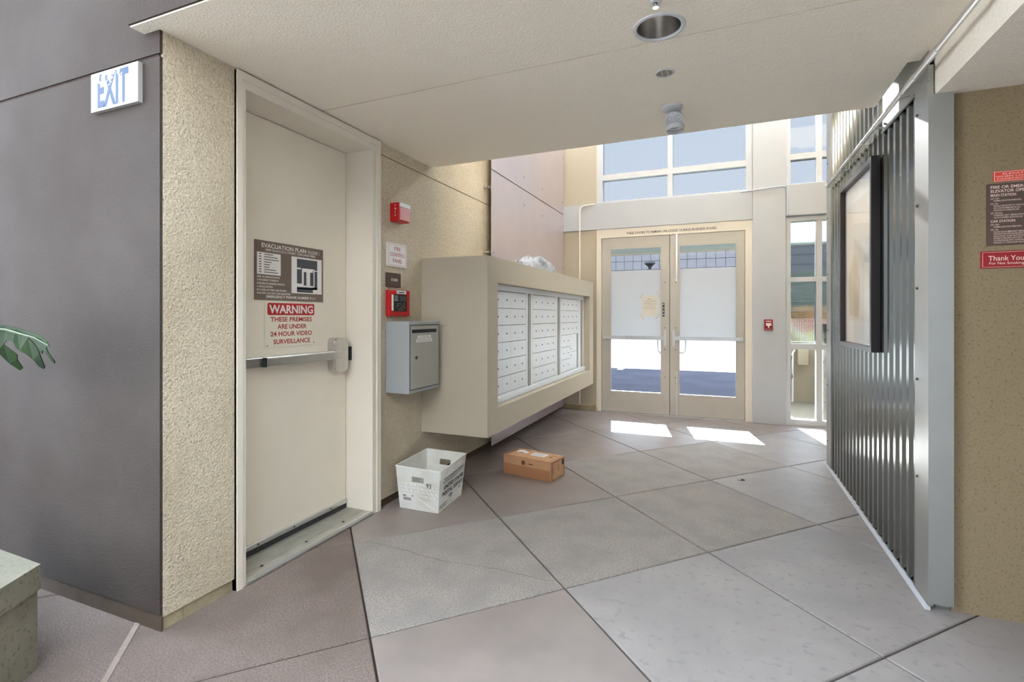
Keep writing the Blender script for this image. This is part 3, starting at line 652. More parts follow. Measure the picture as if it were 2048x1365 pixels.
# fire pull station on the column
SC = Surf((0, 6.77, 0), (1, 0, 0))
ps = thing('fire_pull_station', 'small red fire alarm pull station on the white column', 'fire alarm', (.50, 6.77, 1.12))
part('housing', MB().rbox(.455, .545, 6.735, 6.77, 1.122, 1.252, .006), RED_D, ps)
SQ = Surf((0, 6.735, 0), (1, 0, 0))
mb = MB(); SQ.box(mb, .472, .528, 1.178, 1.208, 0, .012); SQ.box(mb, .492, .508, 1.155, 1.178, 0, .010); part('pull_handle', mb, SIGNW, ps)
mb = MB(); SQ.text(mb, 'FIRE', .470, .530, 1.222, 1.238, .0008, .02); part('lettering', mb, LETW, ps)
mb = MB(); SQ.text(mb, 'PULL DOWN', .468, .532, 1.132, 1.142, .0008, .01); part('lettering', mb, LETW, ps)

# painted conduits on the end wall
def curve(pts, n=6):
    out = [Vector(pts[0])]
    for i in range(1, len(pts)-1):
        a, b, c = Vector(pts[i-1]), Vector(pts[i]), Vector(pts[i+1]); r = min(.07, (a-b).length*.45, (c-b).length*.45)
        p, q = b+(a-b).normalized()*r, b+(c-b).normalized()*r
        for k in range(n+1): t = k/n; out.append((p*(1-t)+b*t)*(1-t)+(b*(1-t)+q*t)*t)
    out.append(Vector(pts[-1])); return out
cy = YE-.045
tag(part('painted_cable', MB().tube(curve([(-1.60, cy, 2.808), (-1.81, cy, 2.800), (-1.815, cy, 2.47), (-1.815, cy, .09)]), .010, 8), CREAM, None, True), 'cream painted cable bending down the beige pier by the lobby doors', 'cable')
tag(part('painted_conduit', MB().tube(curve([(.20, 6.760, 2.80), (.70, 6.755, 2.83), (.70, 6.730, 2.48)]), .009, 8), WHITE, None, True), 'thin white conduit running across the white column to the beam', 'conduit')

# ------------------------------------------------------------------ right: ribbed metal cladding, trims, tan wall
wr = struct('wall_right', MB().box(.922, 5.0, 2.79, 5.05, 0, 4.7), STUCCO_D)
struct('wall_far_right', MB().box(3.2, 3.4, 2.8, 7.03, 0, 4.7), STUCCO_F)
cl = thing('ribbed_cladding', 'ribbed silver metal wall cladding with flat edge trims', 'cladding', (XR, 4.0, 0))
pitch = .1035; rib = []; y = 2.925
prof = [(0, .0), (.034, .0), (.044, .031), (.092, .031), (.1035, .0)]   # ridge, slope, valley, slope
pts = []
n_r = int((4.96-y)/pitch)
for k in range(n_r):
    for a, d in prof[:-1]: pts.append((y+k*pitch+a, XR+d))
pts.append((y+n_r*pitch, XR))
def ztop(yy): return 2.335 if yy < 3.44 else 4.6
va, fa = [], []
mb = MB()
for (ya, xa), (yb, xb) in zip(pts[:-1], pts[1:]):
    zt = ztop((ya+yb)/2); mb.add([(xa, ya, .012), (xb, yb, .012), (xb, yb, zt), (xa, ya, zt)], [(0, 1, 2, 3)])
part('ribbed_sheet', mb, GALV, cl)
part('backing', MB().box(XR+.033, .92, 2.80, 5.04, .0, 4.6), GALVT, cl)
part('corner_trim', MB().box(XR-.004, XR+.02, 2.776, 2.929, .012, 2.40).box(XR-.004, .9215, 2.758, 2.776, .03, 2.264), GALVT, cl)
part('end_trim', MB().box(XR-.006, XR+.03, 4.93, 5.12, .012, 4.6), GALVT, cl)
part('head_flashing', MB().box(XR-.003, XR+.003, 2.765, 3.455, 2.327, 2.70).box(XR-.010, XR-.003, 2.93, 3.455, 2.322, 2.335), GALVT, cl)
mb = MB()
for y_, z_ in [(2.89, z) for z in (.55, 1.0, 1.42, 1.80, 2.22)]+[(5.06, z) for z in (.22, .70, 1.17, 1.65, 2.13, 2.6)]+[(3.15, 2.40), (3.40, 2.36)]:
    m1 = MB(); SR.disc(m1, -y_, z_, .006, .004, .011, 8); part('screw', m1, LOCKM, cl)
part('base_caulk', MB().prism([(XR-.016, 2.76, 0), (XR+.004, 2.76, 0), (XR+.004, 2.76, .016), (XR-.004, 2.76, .016)], (0, 2.36, 0)), WHITE, cl)

# electrical conduit under the soffit edge
cz = 2.372
cn = thing('electrical_conduit', 'galvanised electrical conduit running along the soffit and metal cladding', 'conduit', (.80, 3.3, cz))
part('pipe', MB().tube([(.80, 1.0, cz), (.80, 4.89, cz)], .012, 10), CONDUIT, cn, True)
for y_ in (2.60, 2.86): part('coupling', MB().tube([(.80, y_-.05, cz), (.80, y_+.05, cz)], .0155, 10), CONDUIT, cn, True)
part('end_cap', MB().tube([(.80, 4.88, cz), (.80, 4.90, cz)], .017, 10), CONDUIT, cn, True)
for y_ in (3.0, 3.45, 3.75, 4.05, 4.35, 4.65): part('strap', MB().box(.795, .838, y_-.008, y_+.008, cz-.019, cz-.014).tube([(.80, y_-.008, cz), (.80, y_+.008, cz)], .0145, 10), CONDUIT, cn)

# framed print on the cladding
pf = thing('picture_frame', 'dark deep-framed pale print hung on the ribbed metal wall', 'picture', (XR, 3.94, 1.08))
SW = Surf((XR, 0, 0), (0, -1, 0))
mb = MB(); SW.ring(mb, -4.37, -3.507, 1.080, 2.218, .030, 0, .046); part('frame', mb, FRAMEM, pf)
mb = MB(); SW.box(mb, -4.345, -3.53, 1.10, 2.20, .004, .012); part('mat_board', mb, MATB, pf)
mb = MB(); SW.box(mb, -4.28, -3.60, 1.26, 2.06, .012, .0128); pr = part('print', mb, ART1, pf)
mb = MB().prism([SW.p(u, v, .0128) for u, v in ((-4.22, 1.30), (-4.24, 1.55), (-4.10, 1.72), (-3.98, 1.66), (-3.92, 1.5), (-3.96, 1.28))], SW.N*.0005); part('tan_shape', mb, ART2, pr)
mb = MB(); SW.box(mb, -4.342, -3.535, 1.108, 2.192, .024, .026); part('glazing', mb, PICGL, pf)

# signs on the tan wall
def lines(S, mb, L, u0):
    for t, du, wid, v, h, bo in L: S.text(mb, t, u0+du, u0+du+wid, v, v+h, .0048, bo)
e1 = thing('elevator_rule_sign', 'narrow orange-red elevator instruction sign above the dark brown sign', 'sign', (1.2, 2.79, 1.86))
mb = MB(); SB.plate(mb, 1.065, 1.345, 1.862, 1.906, 0, .004, .003, 2); part('panel', mb, ORANGERED, e1)
mb = MB(); sign_border(SB, mb, 1.067, 1.343, 1.864, 1.904, .0016, .004); part('border', mb, LETP, e1)
mb = MB(); lines(SB, mb, (('ELEVATOR RECALLED', .030, .20, 1.8905, .007, .01), ('WHEN LOCATED IN LOBBY IS', .006, .26, 1.8800, .007, .01), ('CONSTANT SMOKE DETECTOR', .010, .25, 1.8695, .007, .01)), 1.065); part('lettering', mb, LETP, e1)
e2 = thing('elevator_operation_sign', 'dark brown fire or emergency elevator operation sign on the tan wall', 'sign', (1.25, 2.79, 1.592))
mb = MB(); SB.plate(mb, 1.042, 1.44, 1.592, 1.855, 0, .004, .003, 2); part('panel', mb, BROWN_D, e2)
mb = MB(); L = [('FIRE OR EMERGENCY', 0, .165, 1.833, .0125, .012), ('ELEVATOR OPERATION', 0, .170, 1.816, .0125, .012), ('MAIN STATION', 0, .083, 1.799, .0115, .012), ('CAR STATION', 0, .080, 1.689, .0105, .012)]
for t, v in (('KEY OFF:', 1.7875), ('KEY ON:', 1.7655), ('KEY BYPASS:', 1.7255), ('KEY OFF:', 1.6765), ('KEY ON:', 1.6555)): L.append((t, 0, .0036*len(t), v, .0062, .003))
for t, v in (('NORMAL ELEVATOR OPERATION', 1.7785), ('RECALLS ELEVATOR TO THIS FLOOR', 1.7565), ('KEY CAN BE REMOVED IN ON', 1.7470), ('POSITION TO OPERATE CAR', 1.7375), ('OVERRIDES HEAT / SMOKE DETECTOR', 1.7160), ('ALLOWS NORMAL ELEVATOR USE', 1.7065), ('NORMAL ELEVATOR OPERATION', 1.6670), ('PLACES CAR IN EMERGENCY MODE', 1.6460), ('PUSH BUTTON FOR FLOOR SELECT', 1.6370), ('HOLD DOWN "CLOSE" BUTTON UNTIL', 1.6280), ('DOORS CLOSE AND CAR STARTS', 1.6190), ('TO OPEN DOORS APPLY CONSTANT', 1.6095), ('PRESSURE TO "OPEN DOOR" BUTTON', 1.6000)):
    L.append((t, .010, .0036*len(t), v, .0062, .003))
lines(SB, mb, L, 1.055); part('lettering', mb, LETP, e2)
e3 = thing('no_smoking_sign', 'dark red Thank You For Not Smoking sign under the brown sign', 'sign', (1.11, 2.79, 1.494))
mb = MB(); SB.plate(mb, 1.022, 1.200, 1.495, 1.568, 0, .005, .004, 3); part('panel', mb, RED_D, e3)
mb = MB(); sign_border(SB, mb, 1.0275, 1.1945, 1.4995, 1.5635, .0012, .005); part('border', mb, LETP, e3)
mb = MB(); SB.text(mb, 'Thank You', 1.047, 1.163, 1.5265, 1.5475, .0058, .008); part('lettering', mb, LETP, e3)
mb = MB(); SB.text(mb, 'For Not Smoking', 1.050, 1.164, 1.507, 1.5215, .0058, .003); part('lettering', mb, LETP, e3)

# ------------------------------------------------------------------ ceiling fittings
dl = thing('recessed_downlight', 'round recessed ceiling downlight with shiny steel reflector, unlit', 'downlight', (DLX, DLY, ZC))
part('trim_ring', MB().lathe([(.0855, .002), (.087, -.003), (.092, -.006), (.102, -.004), (.104, .0)], (DLX, DLY, ZC), n=40), WHITEM, dl, True)
part('reflector', MB().lathe([(.0855, .001), (.084, .03), (.078, .07), (.062, .105), (.032, .125), (.016, .128)], (DLX, DLY, ZC), n=40), STEEL, dl, True)
part('lamp_well', MB().lathe([(.018, .127), (.0001, .129)], (DLX, DLY, ZC), n=40), DARKIN, dl)
vn = thing('ceiling_vent', 'small round white slotted ceiling fitting', 'vent', (-.258, 2.535, ZC))
part('ring', MB().lathe([(.037, -.001), (.040, -.005), (.046, -.003), (.047, .001)], (-.258, 2.535, ZC), n=28), WHITEM, vn, True)
part('opening', MB().lathe([(.038, -.0015), (.0001, -.0012)], (-.258, 2.535, ZC), n=28), mat('vent_grey', (150, 142, 132), .7), vn)
for dx_ in (-.013, .013): part('bar', MB().box(-.258+dx_-.0016, -.258+dx_+.0016, 2.535-.036, 2.535+.036, ZC-.004, ZC-.001), WHITEM, vn)
sp = thing('sprinkler_head', 'small brass fire sprinkler head on the ceiling', 'sprinkler', (-.231, 1.946, ZC))
part('escutcheon', MB().lathe([(.022, .0), (.020, -.006), (.008, -.008)], (-.231, 1.946, ZC), n=18), WHITEM, sp, True)
part('deflector', MB().tube([(-.231, 1.946, ZC-.004), (-.231, 1.946, ZC-.022)], .005, 8).lathe([(.0001, -.024), (.012, -.024), (.012, -.021), (.0001, -.021)], (-.231, 1.946, ZC), n=12), STEEL, sp)
sl = thing('ceiling_spotlight', 'white ceiling spotlight with tilted round textured lens', 'spotlight', (-.266, 3.0, ZC))
cx, cy2 = -.266, 2.965
part('base', MB().lathe([(.0001, -.02), (.048, -.02), (.058, -.014), (.060, 0)], (cx, cy2, ZC), n=28), WHITEM, sl, True)
part('neck', MB().tube([(cx, cy2, ZC-.018), (cx+.008, cy2+.03, ZC-.045)], .018, 12), WHITEM, sl, True)
ax = Vector((.02, -.72, -.55)).normalized(); hc = Vector((cx+.012, cy2+.03, ZC-.058))
hd = part('head', MB().lathe([(.0001, -.055), (.034, -.055), (.047, -.02), (.050, .028), (.045, .030)], hc, ax, 28), WHITEM, sl, True)
part('lens', MB().lathe([(.045, .026), (.03, .031), (.0001, .033)], hc, ax, 28), LENS, hd, True)
part('bracket_ring', MB().lathe([(.044, -.072), (.050, -.070), (.050, -.045), (.044, -.045)], hc+Vector((.004, .03, .012)), (0, .1, 1), 28), WHITEM, sl, True)

# ------------------------------------------------------------------ postal tub
tb = thing('postal_tub', 'white corrugated plastic postal tub standing on the floor by the wall', 'tub', (-1.88, 3.06, 0))
Bq = [Vector((-2.013, 2.873, .001)), Vector((-1.716, 2.874, .001)), Vector((-1.747, 3.249, .001)), Vector((-2.040, 3.250, .001))]
Tq = [Vector((-2.034, 2.856, .284)), Vector((-1.680, 2.836, .284)), Vector((-1.735, 3.300, .284)), Vector((-2.076, 3.312, .284))]
cen = sum(Bq+Tq, Vector())/8
def wallpanel(mb, a, b, c, d, t=.005, hole=None):
    """a,b bottom, c,d top; outward quad with thickness, optional (s0,s1,t0,t1) hole"""
    n = (b-a).cross(d-a).normalized()
    if n.dot((a+c)/2-cen) < 0: n = -n
    P = lambda s_, t_: (a*(1-s_)+b*s_)*(1-t_)+(d*(1-s_)+c*s_)*t_
    S_ = [k/6 for k in range(7)] if not hole else [0, .18, hole[0], hole[1], .82, 1]; T_ = [k/6 for k in range(7)] if not hole else [0, .22, .44, hole[2], hole[3], 1]
    for i in range(len(S_)-1):
        for j in range(len(T_)-1):
            if hole and i == 2 and j == 3: continue
            q = [P(S_[i], T_[j]), P(S_[i+1], T_[j]), P(S_[i+1], T_[j+1]), P(S_[i], T_[j+1])]; mb.prism(q, -n*t)
    return n, P
mb = MB(); HOLE = (.36, .64, .66, .80)
nf, PFr = wallpanel(mb, Bq[0], Bq[1], Tq[1], Tq[0], hole=HOLE)
ns, PSd = wallpanel(mb, Bq[1], Bq[2], Tq[2], Tq[1])
wallpanel(mb, Bq[2], Bq[3], Tq[3], Tq[2], hole=HOLE); wallpanel(mb, Bq[3], Bq[0], Tq[0], Tq[3])
mb.prism(Bq, (0, 0, .005)); part('tub_body', mb, TUBW, tb)
mb = MB(); mb.tube(Tq+[Tq[0]], .0055, 8); part('rim', mb, TUBW, tb, True)
mb = MB()
for (a, b, n_, P) in ((0, 1, nf, PFr), (0, 1, ns, PSd)):
    q = [P(.015, .80), P(.985, .80), P(.985, .985), P(.015, .985)]; 
    if P is PSd: mb.prism([x+n_*.0002 for x in q], n_*.004)
    else:
        for s0, s1, t0, t1 in ((.015, .985, .81, .985), (.015, .35, .70, .81), (.65, .985, .70, .81)): mb.prism([P(s0, t0)+n_*.0002, P(s1, t0)+n_*.0002, P(s1, t1)+n_*.0002, P(s0, t1)+n_*.0002], n_*.004)
part('folded_cuff', mb, TUBW, tb)
mb = MB()
for (s0, t0), (s1, t1) in (((.02, .04), (.50, .27)), ((.98, .04), (.50, .27)), ((.50, .27), (.50, .68)), ((.04, .30), (.42, .33)), ((.96, .30), (.58, .33))):
    mb.tube([PFr(s0, t0)+nf*.001, PFr(s1, t1)+nf*.001], .0022, 6)
part('crease', mb, TUBW, tb)
bmd = []
mb = MB()
for r in range(4):
    for c in range(9):
        s_ = .09+c*.1+(r % 2)*.03; t_ = .34+r*.085
        if abs(s_-.5) < .05 or s_ > .95: continue
        mb.lathe([(.0001, .0022), (.008, .0016), (.012, 0)], PFr(s_, t_)+nf*.0003, nf, 10)
part('dimple', mb, TUBW, tb, True)
class Patch:
    def __init__(s, P, n): s.P = P; s.n = n
    def text(s, mb, body, s0, s1, t0, t1, d=.001, bold=0):
        S0 = Surf((0, 0, 0), (1, 0, 0), (0, 1, 0)); m2 = MB(); S0.text(m2, body, s0, s1, t0, t1, 0, bold)
        mb.add([s.P(p.x, p.y)+s.n*d for p in m2.v], m2.f)
    def box(s, mb, s0, s1, t0, t1, d=.002): mb.prism([s.P(s0, t0)+s.n*d, s.P(s1, t0)+s.n*d, s.P(s1, t1)+s.n*d, s.P(s0, t1)+s.n*d], s.n*.0006)
pf_, psd = Patch(PFr, nf), Patch(PSd, ns)
mb = MB()
psd.text(mb, 'WARNING: MAXIMUM PENALTY FOR THEFT', .14, .92, .735, .775, .0052, .02)
for k in range(3): psd.box(mb, .13, .92-.12*k, .700-k*.028, .706-k*.028, .002)
psd.text(mb, 'UNITED STATES', .16, .95, .490, .590, .0025, .025); psd.text(mb, 'POSTAL SERVICE', .12, .97, .345, .445, .0025, .025)
for k, (a, b) in enumerate(((.40, .52), (.38, .55), (.43, .50))): psd.box(mb, a, b, .270-k*.035, .285-k*.035)
psd.box(mb, .78, .90, .285, .292); psd.box(mb, .80, .88, .262, .27)
for k in range(5): psd.box(mb, .03, .36-.05*(k % 3), .16-k*.022, .165-k*.022)
pf_.text(mb, '93', .70, .82, .58, .69, .003, .0)
part('lettering', mb, LETK, tb)
mb = MB(); pf_.box(mb, .06, .42, .17, .36, .0026); part('barcode_label', mb, SIGNW, tb)
mb = MB()
for k in range(14): pf_.box(mb, .13+k*.014, .137+k*.014-(k % 3)*.001, .215, .285, .0036)
pf_.box(mb, .12, .20, .315, .335, .0036); pf_.box(mb, .34, .39, .33, .345, .0036)
part('barcode', mb, LETK, tb)

# ------------------------------------------------------------------ cardboard box
cb = thing('cardboard_box', 'closed brown cardboard parcel box lying on the floor slabs', 'box', (-1.43, 3.9, 0))
O_ = Vector((-1.671, 3.834, 0)); bu = Vector((.442, -.088, 0)); Lb = bu.length; bu.normalize(); bv = Vector((-bu.y, bu.x, 0)); Wb, Hb = .222, .158
Q = [O_, O_+bu*Lb, O_+bu*Lb+bv*Wb, O_+bv*Wb]
bm = bmesh.new(); vv = [bm.verts.new(p+Vector((0, 0, .0005))) for p in Q]; f = bm.faces.new(vv); r = bmesh.ops.extrude_face_region(bm, geom=[f])
for e in r['geom']:
    if isinstance(e, bmesh.types.BMVert): e.co.z += Hb
bmesh.ops.bevel(bm, geom=list(bm.edges), offset=.003, segments=2, affect='EDGES'); part('carton', MB().bm(bm), CARD, cb)
Sf = Surf(O_, bu); Se = Surf(O_+bu*Lb, bv); St = Surf(O_+Vector((0, 0, Hb+.0005)), bu, bv)
mb = MB(); Sf.box(mb, .002, Lb-.01, .004, Hb*.55, .0003, .0011); Se.box(mb, 0.0, .012, .004, Hb*.99, .0003, .0011); part('side_tape', mb, CARD_D, cb)
mb = MB(); St.box(mb, .205, .335, .085, .175, .0003, .001); St.plate(mb, .055, .155, .105, .185, .0003, .001, .030, 5); part('shipping_label', mb, SIGNW, cb)
mb = MB(); St.box(mb, .02, .03, .02, .19, .0003, .0009); St.box(mb, .43, .434, .01, .2, .0003, .0009); St.box(mb, .375, .380, .10, .17, .0003, .0009); St.box(mb, .375, .41, .10, .105, .0003, .0009); St.box(mb, .375, .41, .165, .17, .0003, .0009)
St.prism = None
mb.prism([St.p(u, v, .0011) for u, v in ((.075, .105), (.135, .110), (.125, .125), (.09, .122))], (0, 0, .0005)); mb.prism([St.p(u, v, .0011) for u, v in ((.10, .172), (.150, .168), (.150, .186), (.12, .186))], (0, 0, .0005))
Se.ring(mb, .015, .208, .012, .148, .003, .0011, .0017); Se.box(mb, .115, .120, .07, .12, .0011, .0017); Se.box(mb, .175, .20, .10, .14, .0011, .0017); Se.box(mb, .03, .034, .06, .11, .0011, .0017)
part('print', mb, LETK, cb)
mb = MB(); Sf.disc(mb, .195, .115, .019, .0004, .0012, 18); Sf.box(mb, .245, .285, .108, .116, .0004, .0012); part('logo_print', mb, mat('brown_print', (120, 76, 48), .7), cb)
mb = MB()
for k in range(5): St.box(mb, .215, .325-.02*(k % 2), .095+k*.016, .099+k*.016, .001, .0014)
part('label_text', mb, LETG, cb)

# ------------------------------------------------------------------ planter, plant, dry leaf
pn = thing('concrete_planter', 'mossy cast concrete planter with a raised cap edge', 'planter', (-2.5, .65, 0))
foot = [(-3.3, 1.075), (-2.308, 1.055), (-2.10, .70), (-2.35, .15), (-3.3, .15)]
cf = Vector((-2.75, .65))
def scaled(k): return [((x-cf.x)*k+cf.x, (y_-cf.y)*k+cf.y) for x, y_ in foot]
def ringprism(mb, outer, inner, za, zb):
    n = len(outer); vs = [(x, y_, z) for z in (za, zb) for L in (outer, inner) for x, y_ in L]
    fs = []
    for i in range(n):
        j = (i+1) % n; fs += [(i, j, 2*n+j, 2*n+i), (n+i, 3*n+i, 3*n+j, n+j), (2*n+i, 2*n+j, 3*n+j, 3*n+i), (i, n+i, n+j, j)]
    mb.add(vs, fs)
mb = MB(); ringprism(mb, scaled(.985), scaled(.75), 0, .288); part('planter_body', mb, CONC, pn)
bm = bmesh.new(); m2 = MB(); ringprism(m2, foot, scaled(.73), .291, .382); part('planter_cap', m2, CONC, pn)
mb = MB(); mb.prism([(x, y_, .20) for x, y_ in scaled(.76)], (0, 0, .12)); part('soil', mb, SOIL, pn)
ph = thing('philodendron', 'large dark green split-leaf plant growing in the concrete planter', 'plant', (-2.62, .72, .32))
base = Vector((-2.62, .72, .31))
# deeply lobed leaf outline: (along, across)
half = [(0, .02), (.04, .12), (.10, .16), (.13, .08), (.18, .06), (.22, .17), (.29, .24), (.33, .20), (.31, .08), (.38, .055), (.44, .15), (.52, .21), (.55, .16), (.50, .06), (.58, .045), (.64, .11), (.71, .13), (.72, .08), (.68, .03), (.80, .022), (1.0, 0)]
def leafblade(mb, o, d, side, n, L, droop=.25, fold=.55):
    d, side, n = d.normalized(), side.normalized(), n.normalized()
    def pt(t, s_): return o+d*(t*L)+side*(s_*L)+n*(-droop*L*t*t*.6-fold*abs(s_)*L)
    for sg in (-1, 1):
        rows = [(pt(t, 0), pt(t, s_*sg)) for t, s_ in half]
        vs = [q for r_ in rows for q in r_]; vs += [q-n*.0025 for q in vs]; k = 2*len(rows)
        fs = [(2*i, 2*i+1, 2*i+3, 2*i+2) for i in range(len(rows)-1)]; fs += [tuple(k+x for x in f_) for f_ in fs]+[(2*i+1, 2*i+3, k+2*i+3, k+2*i+1) for i in range(len(rows)-1)]
        mb.add(vs, fs)
LP_ = [(-70, 652), (-30, 648), (0, 652), (20, 656), (37, 661), (60, 667), (85, 674), (105, 683), (117, 693), (108, 692), (92, 696), (93, 705), (97, 715), (99, 720), (97, 727), (92, 729), (88, 726), (83, 715), (80, 706), (75, 702), (68, 709), (63, 705), (60, 690), (54, 680), (48, 676), (43, 677), (52, 684), (60, 698), (59, 710), (55, 725), (50, 738), (43, 742), (37, 737), (35, 722), (28, 712), (17, 703), (12, 697), (10, 684), (0, 681), (-8, 690), (0, 700), (4, 705), (8, 712), (3, 722), (2, 740), (-6, 745), (-14, 730), (-22, 705), (-34, 700), (-38, 722), (-50, 735), (-58, 715), (-62, 690)]
def leafpt(u, v):
    p = on_y(u, v, 1.10); k = (v-660)/80; p.y += .02+.05*k*k-.06*((u-20)/100)**2; return p
bm = bmesh.new(); vv = [bm.verts.new(leafpt(u, v)) for u, v in LP_]; ee = [bm.edges.new((vv[i_], vv[(i_+1) % len(vv)])) for i_ in range(len(vv))]
bmesh.ops.triangle_fill(bm, edges=ee, use_beauty=True)
ex_ = bmesh.ops.extrude_face_region(bm, geom=list(bm.faces))
for e in ex_['geom']:
    if isinstance(e, bmesh.types.BMVert): e.co += Vector((0, .003, .001))
part('leaf', MB().bm(bm), LEAF, ph)
q0 = leafpt(-68, 655); part('leaf_rib', MB().tube([q0, leafpt(0, 660), leafpt(60, 676), leafpt(112, 691)], [.006, .005, .003, .0015], 6), STEM, ph, True)
part('stem', MB().tube(curve([base, (base+q0)/2+Vector((0, 0, .2)), q0]), .009, 7), STEM, ph, True)
specs = []
for k, (ang, ele, ln, r0, h0) in enumerate(((200, .2, .40, .30, .75), (250, .1, .42, .35, .62), (160, .35, .38, .30, .95), (285, 0, .36, .28, .55), (110, .4, .3, .16, 1.05))):
    a_ = math.radians(ang); dd = Vector((math.cos(a_), math.sin(a_), ele)); o = base+Vector((math.cos(a_)*r0, math.sin(a_)*r0*.7, h0))
    specs.append((o, dd*ln, Vector((-math.sin(a_), math.cos(a_), 0)), Vector((-math.cos(a_)*ele, -math.sin(a_)*ele, 1))))
for o, dv, side, n in specs:
    mb = MB(); leafblade(mb, o, dv, side, n, dv.length); part('leaf', mb, LEAF, ph, True)
    mid = (base+o)/2+Vector((0, 0, .14)); mb = MB().tube(curve([base, mid, o]), .008, 7); part('stem', mb, STEM, ph, True)

dlf = on_z(1485, 962, 0)
mb = MB(); 
for s_ in (-1, 1):
    q = [dlf+Vector((-.02, -.004, .001)), dlf+Vector((.0, s_*.014, .010)), dlf+Vector((.022, s_*.003, .004)), dlf+Vector((.002, 0, .003))]; mb.add(q+[p+Vector((0, 0, .0008)) for p in q], [(0, 1, 2, 3), (4, 5, 6, 7), (0, 1, 5, 4), (1, 2, 6, 5)])
mb.tube([dlf+Vector((-.04, -.006, .003)), dlf+Vector((-.018, -.003, .002))], .0012, 5)
tag(part('dry_leaf', mb, mat('dry_leaf_brown', (70, 62, 54), .8)), 'tiny dark dry leaf lying on the grey slabs', 'leaf')

# ------------------------------------------------------------------ outside the doors
struct('ground_outside', MB().box(-40, 40, 6.95, 60, -.2, -.02), ASPH)
struct('pavement', MB().box(-6, 6, 6.96, 7.5, -.15, -.01), RAMP)
bw = struct('wall_outside', MB().box(-14, 14, 22.05, 22.5, -.02, 4.0), mat('block_mortar', (66, 63, 64), .95))
part('coping', MB().box(-14, 14, 21.96, 22.6, 4.0, 4.12), COPING, bw)
bmb = MB().rbox(0, .352, 0, .06, 0, .352, .008, 1); block_me, bc_ = bmb.mesh('block'); block_me.materials.append(BLOCK)
for r in range(7):
    for c in range(40):
        x = -9.0+c*.364; link(block_me, 'block', (x+.176, 22.02, 3.632-r*.364), None, bw)
tag(part('parking_stripe', MB().box(-2.4, -2.28, 12.5, 17.5, -.02, -.014), WHITE), 'white painted parking line on the asphalt left of the other', 'road marking', 'parking lines')
tag(part('parking_stripe', MB().box(.3, .42, 12.5, 17.5, -.02, -.014), WHITE), 'white painted parking line on the asphalt right of the other', 'road marking', 'parking lines')
lp = thing('street_lamp', 'thin dark lamp post with flared head in front of the block wall', 'lamp', (-2.75, 21.0, -.02))
part('pole', MB().tube([(-2.78, 21.0, -.02), (-2.72, 21.0, 3.2)], .03, 8), BLACK, lp); part('lamp_head', MB().lathe([(.03, 0), (.08, .14), (.22, .26), (.20, .33), (.0001, .30)], (-2.72, 21.0, 3.15), n=14), BLACK, lp)
cp = struct('canopy', MB().box(-3.2, .66, 7.04, 9.75, 2.475, 2.54), mat('pale_teal_canopy', (150, 166, 163), .6))
part('canopy_edge', MB().box(-3.22, .68, 9.75, 9.82, 2.455, 2.60), COPING, cp)
# sunlit ramp walls beside the sidelight
struct('ramp_floor', MB().prism([(.72, 7.05, -.015), (3.0, 7.05, -.015), (3.0, 11.0, -.015), (.72, 11.0, -.015)], (0, 0, .01)), RAMP)
struct('wall_ramp', MB().prism([(1.34, 7.15, -.01), (1.34, 10.6, -.01), (1.34, 10.6, 1.25), (1.34, 7.15, .55)], (.18, 0, 0)), RAMP)
struct('wall_ramp_end', MB().box(.55, 1.34, 8.75, 8.9, -.01, .90), RAMP)
tag(part('concrete_post', MB().rbox(1.10, 1.30, 7.02, 7.14, -.01, 1.2, .01, 1), mat('grey_concrete', (150, 144, 134), .9, var=.15, vscale=12, speck=(110, 104, 96), spscale=30)), 'rough grey concrete post outside the sidelight', 'post')
eb = thing('meter_box', 'cream electrical box on the low wall outside the sidelight', 'electrical box', (1.1, 8.75, .5))
part('case', MB().rbox(1.03, 1.17, 8.62, 8.75, .56, .80, .008), RAMP, eb); part('conduit', MB().tube(curve([(1.0, 8.69, .78), (.97, 8.69, .74), (.97, 8.69, .0)]), .014, 8), WHITEM, eb, True)
gm = thing('gas_meter', 'dark pipe fittings by the low wall outside the sidelight', 'meter', (.93, 8.6, 0))
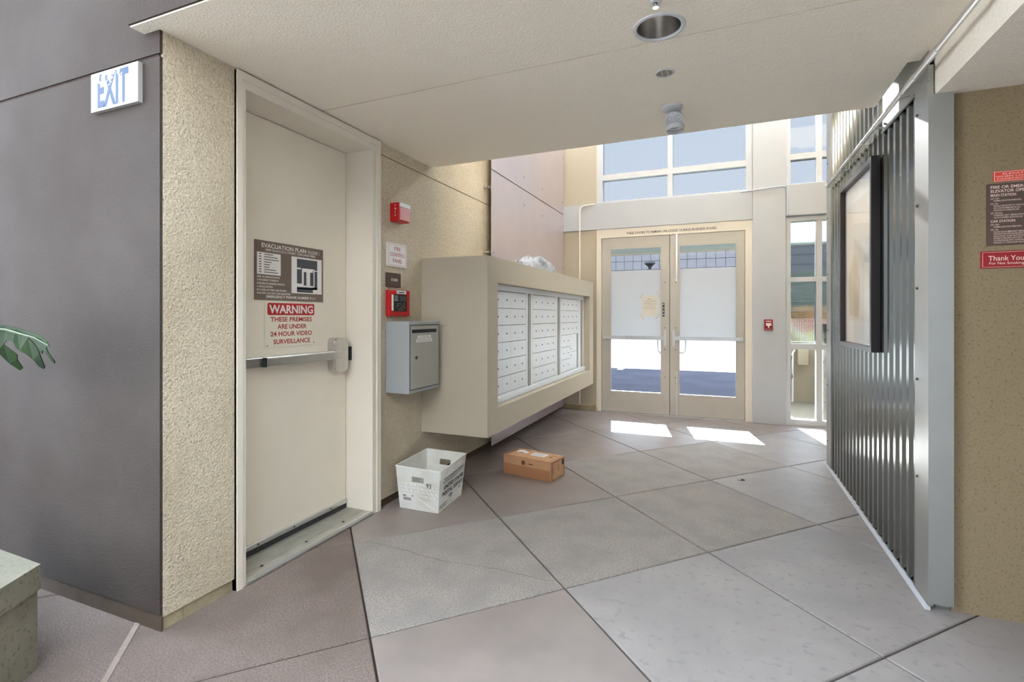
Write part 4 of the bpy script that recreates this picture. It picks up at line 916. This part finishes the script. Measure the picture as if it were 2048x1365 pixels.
part('pipe', MB().tube(curve([(.90, 8.55, -.01), (.90, 8.55, .55), (.90, 8.35, .72), (.86, 8.2, .72)]), .03, 10), mat('grey_pipe', (96, 92, 88), .5, metal=.3), gm, True)
part('valve', MB().lathe([(.0001, -.05), (.055, -.045), (.06, .03), (.0001, .05)], (.90, 8.55, .40), (0, 1, 0), 14), MATS['grey_pipe'], gm, True)
def shrub(name, label, c, rx, ry, rz, m, n, grp, size=.05):
    mb = MB()
    for _ in range(n):
        a, t = random.uniform(0, 2*math.pi), random.uniform(-.9, 1); r_ = math.sqrt(1-t*t)*random.uniform(.7, 1)
        p = Vector((c[0]+rx*r_*math.cos(a), c[1]+ry*r_*math.sin(a), c[2]+rz*(t+1)/2*2)); q = Vector((random.uniform(-1, 1), random.uniform(-1, 1), random.uniform(-.3, 1))).normalized(); s_ = q.orthogonal().normalized()
        mb.add([p, p+q*size+s_*size*.45, p+q*size*2, p+q*size-s_*size*.45], [(0, 1, 2, 3)])
    t_ = thing(name, label, 'shrub', (c[0], c[1], 0), grp); part('foliage', mb, m, t_)
    part('stem', MB().tube([(c[0], c[1], -.02), (c[0], c[1], c[2]+rz)], .03, 6), STEM, t_)
ORD = ('beside the ramp wall', 'in the middle of its row', 'far from the ramp wall')
for k in range(3):
    shrub('yellow_green_shrub', 'low yellow-green shrub '+ORD[k]+', beyond the sidelight', (1.5+k*1.0, 12.2, .0), .38, .3, .48, FLOW_Y, 900, 'low shrubs beyond the sidelight')
    shrub('red_flower_shrub', 'red flowering shrub '+ORD[k]+' behind the yellow-green shrubs', (1.7+k*1.0, 13.4, .35), .38, .3, .43, FLOW_R, 900, 'red flowering shrubs')
    shrub('ochre_shrub', 'ochre leaved shrub '+ORD[k]+' behind the red flowering shrubs', (1.85+k*1.0, 14.6, .60), .38, .3, .46, FLOW_O, 900, 'ochre shrubs')
    shrub('dark_hedge_shrub', 'tall dark green hedge shrub '+ORD[k]+' behind the bed', (2.05+k*1.1, 16.0, .8), .42, .4, .85, HEDGE, 1200, 'hedge shrubs', .06)
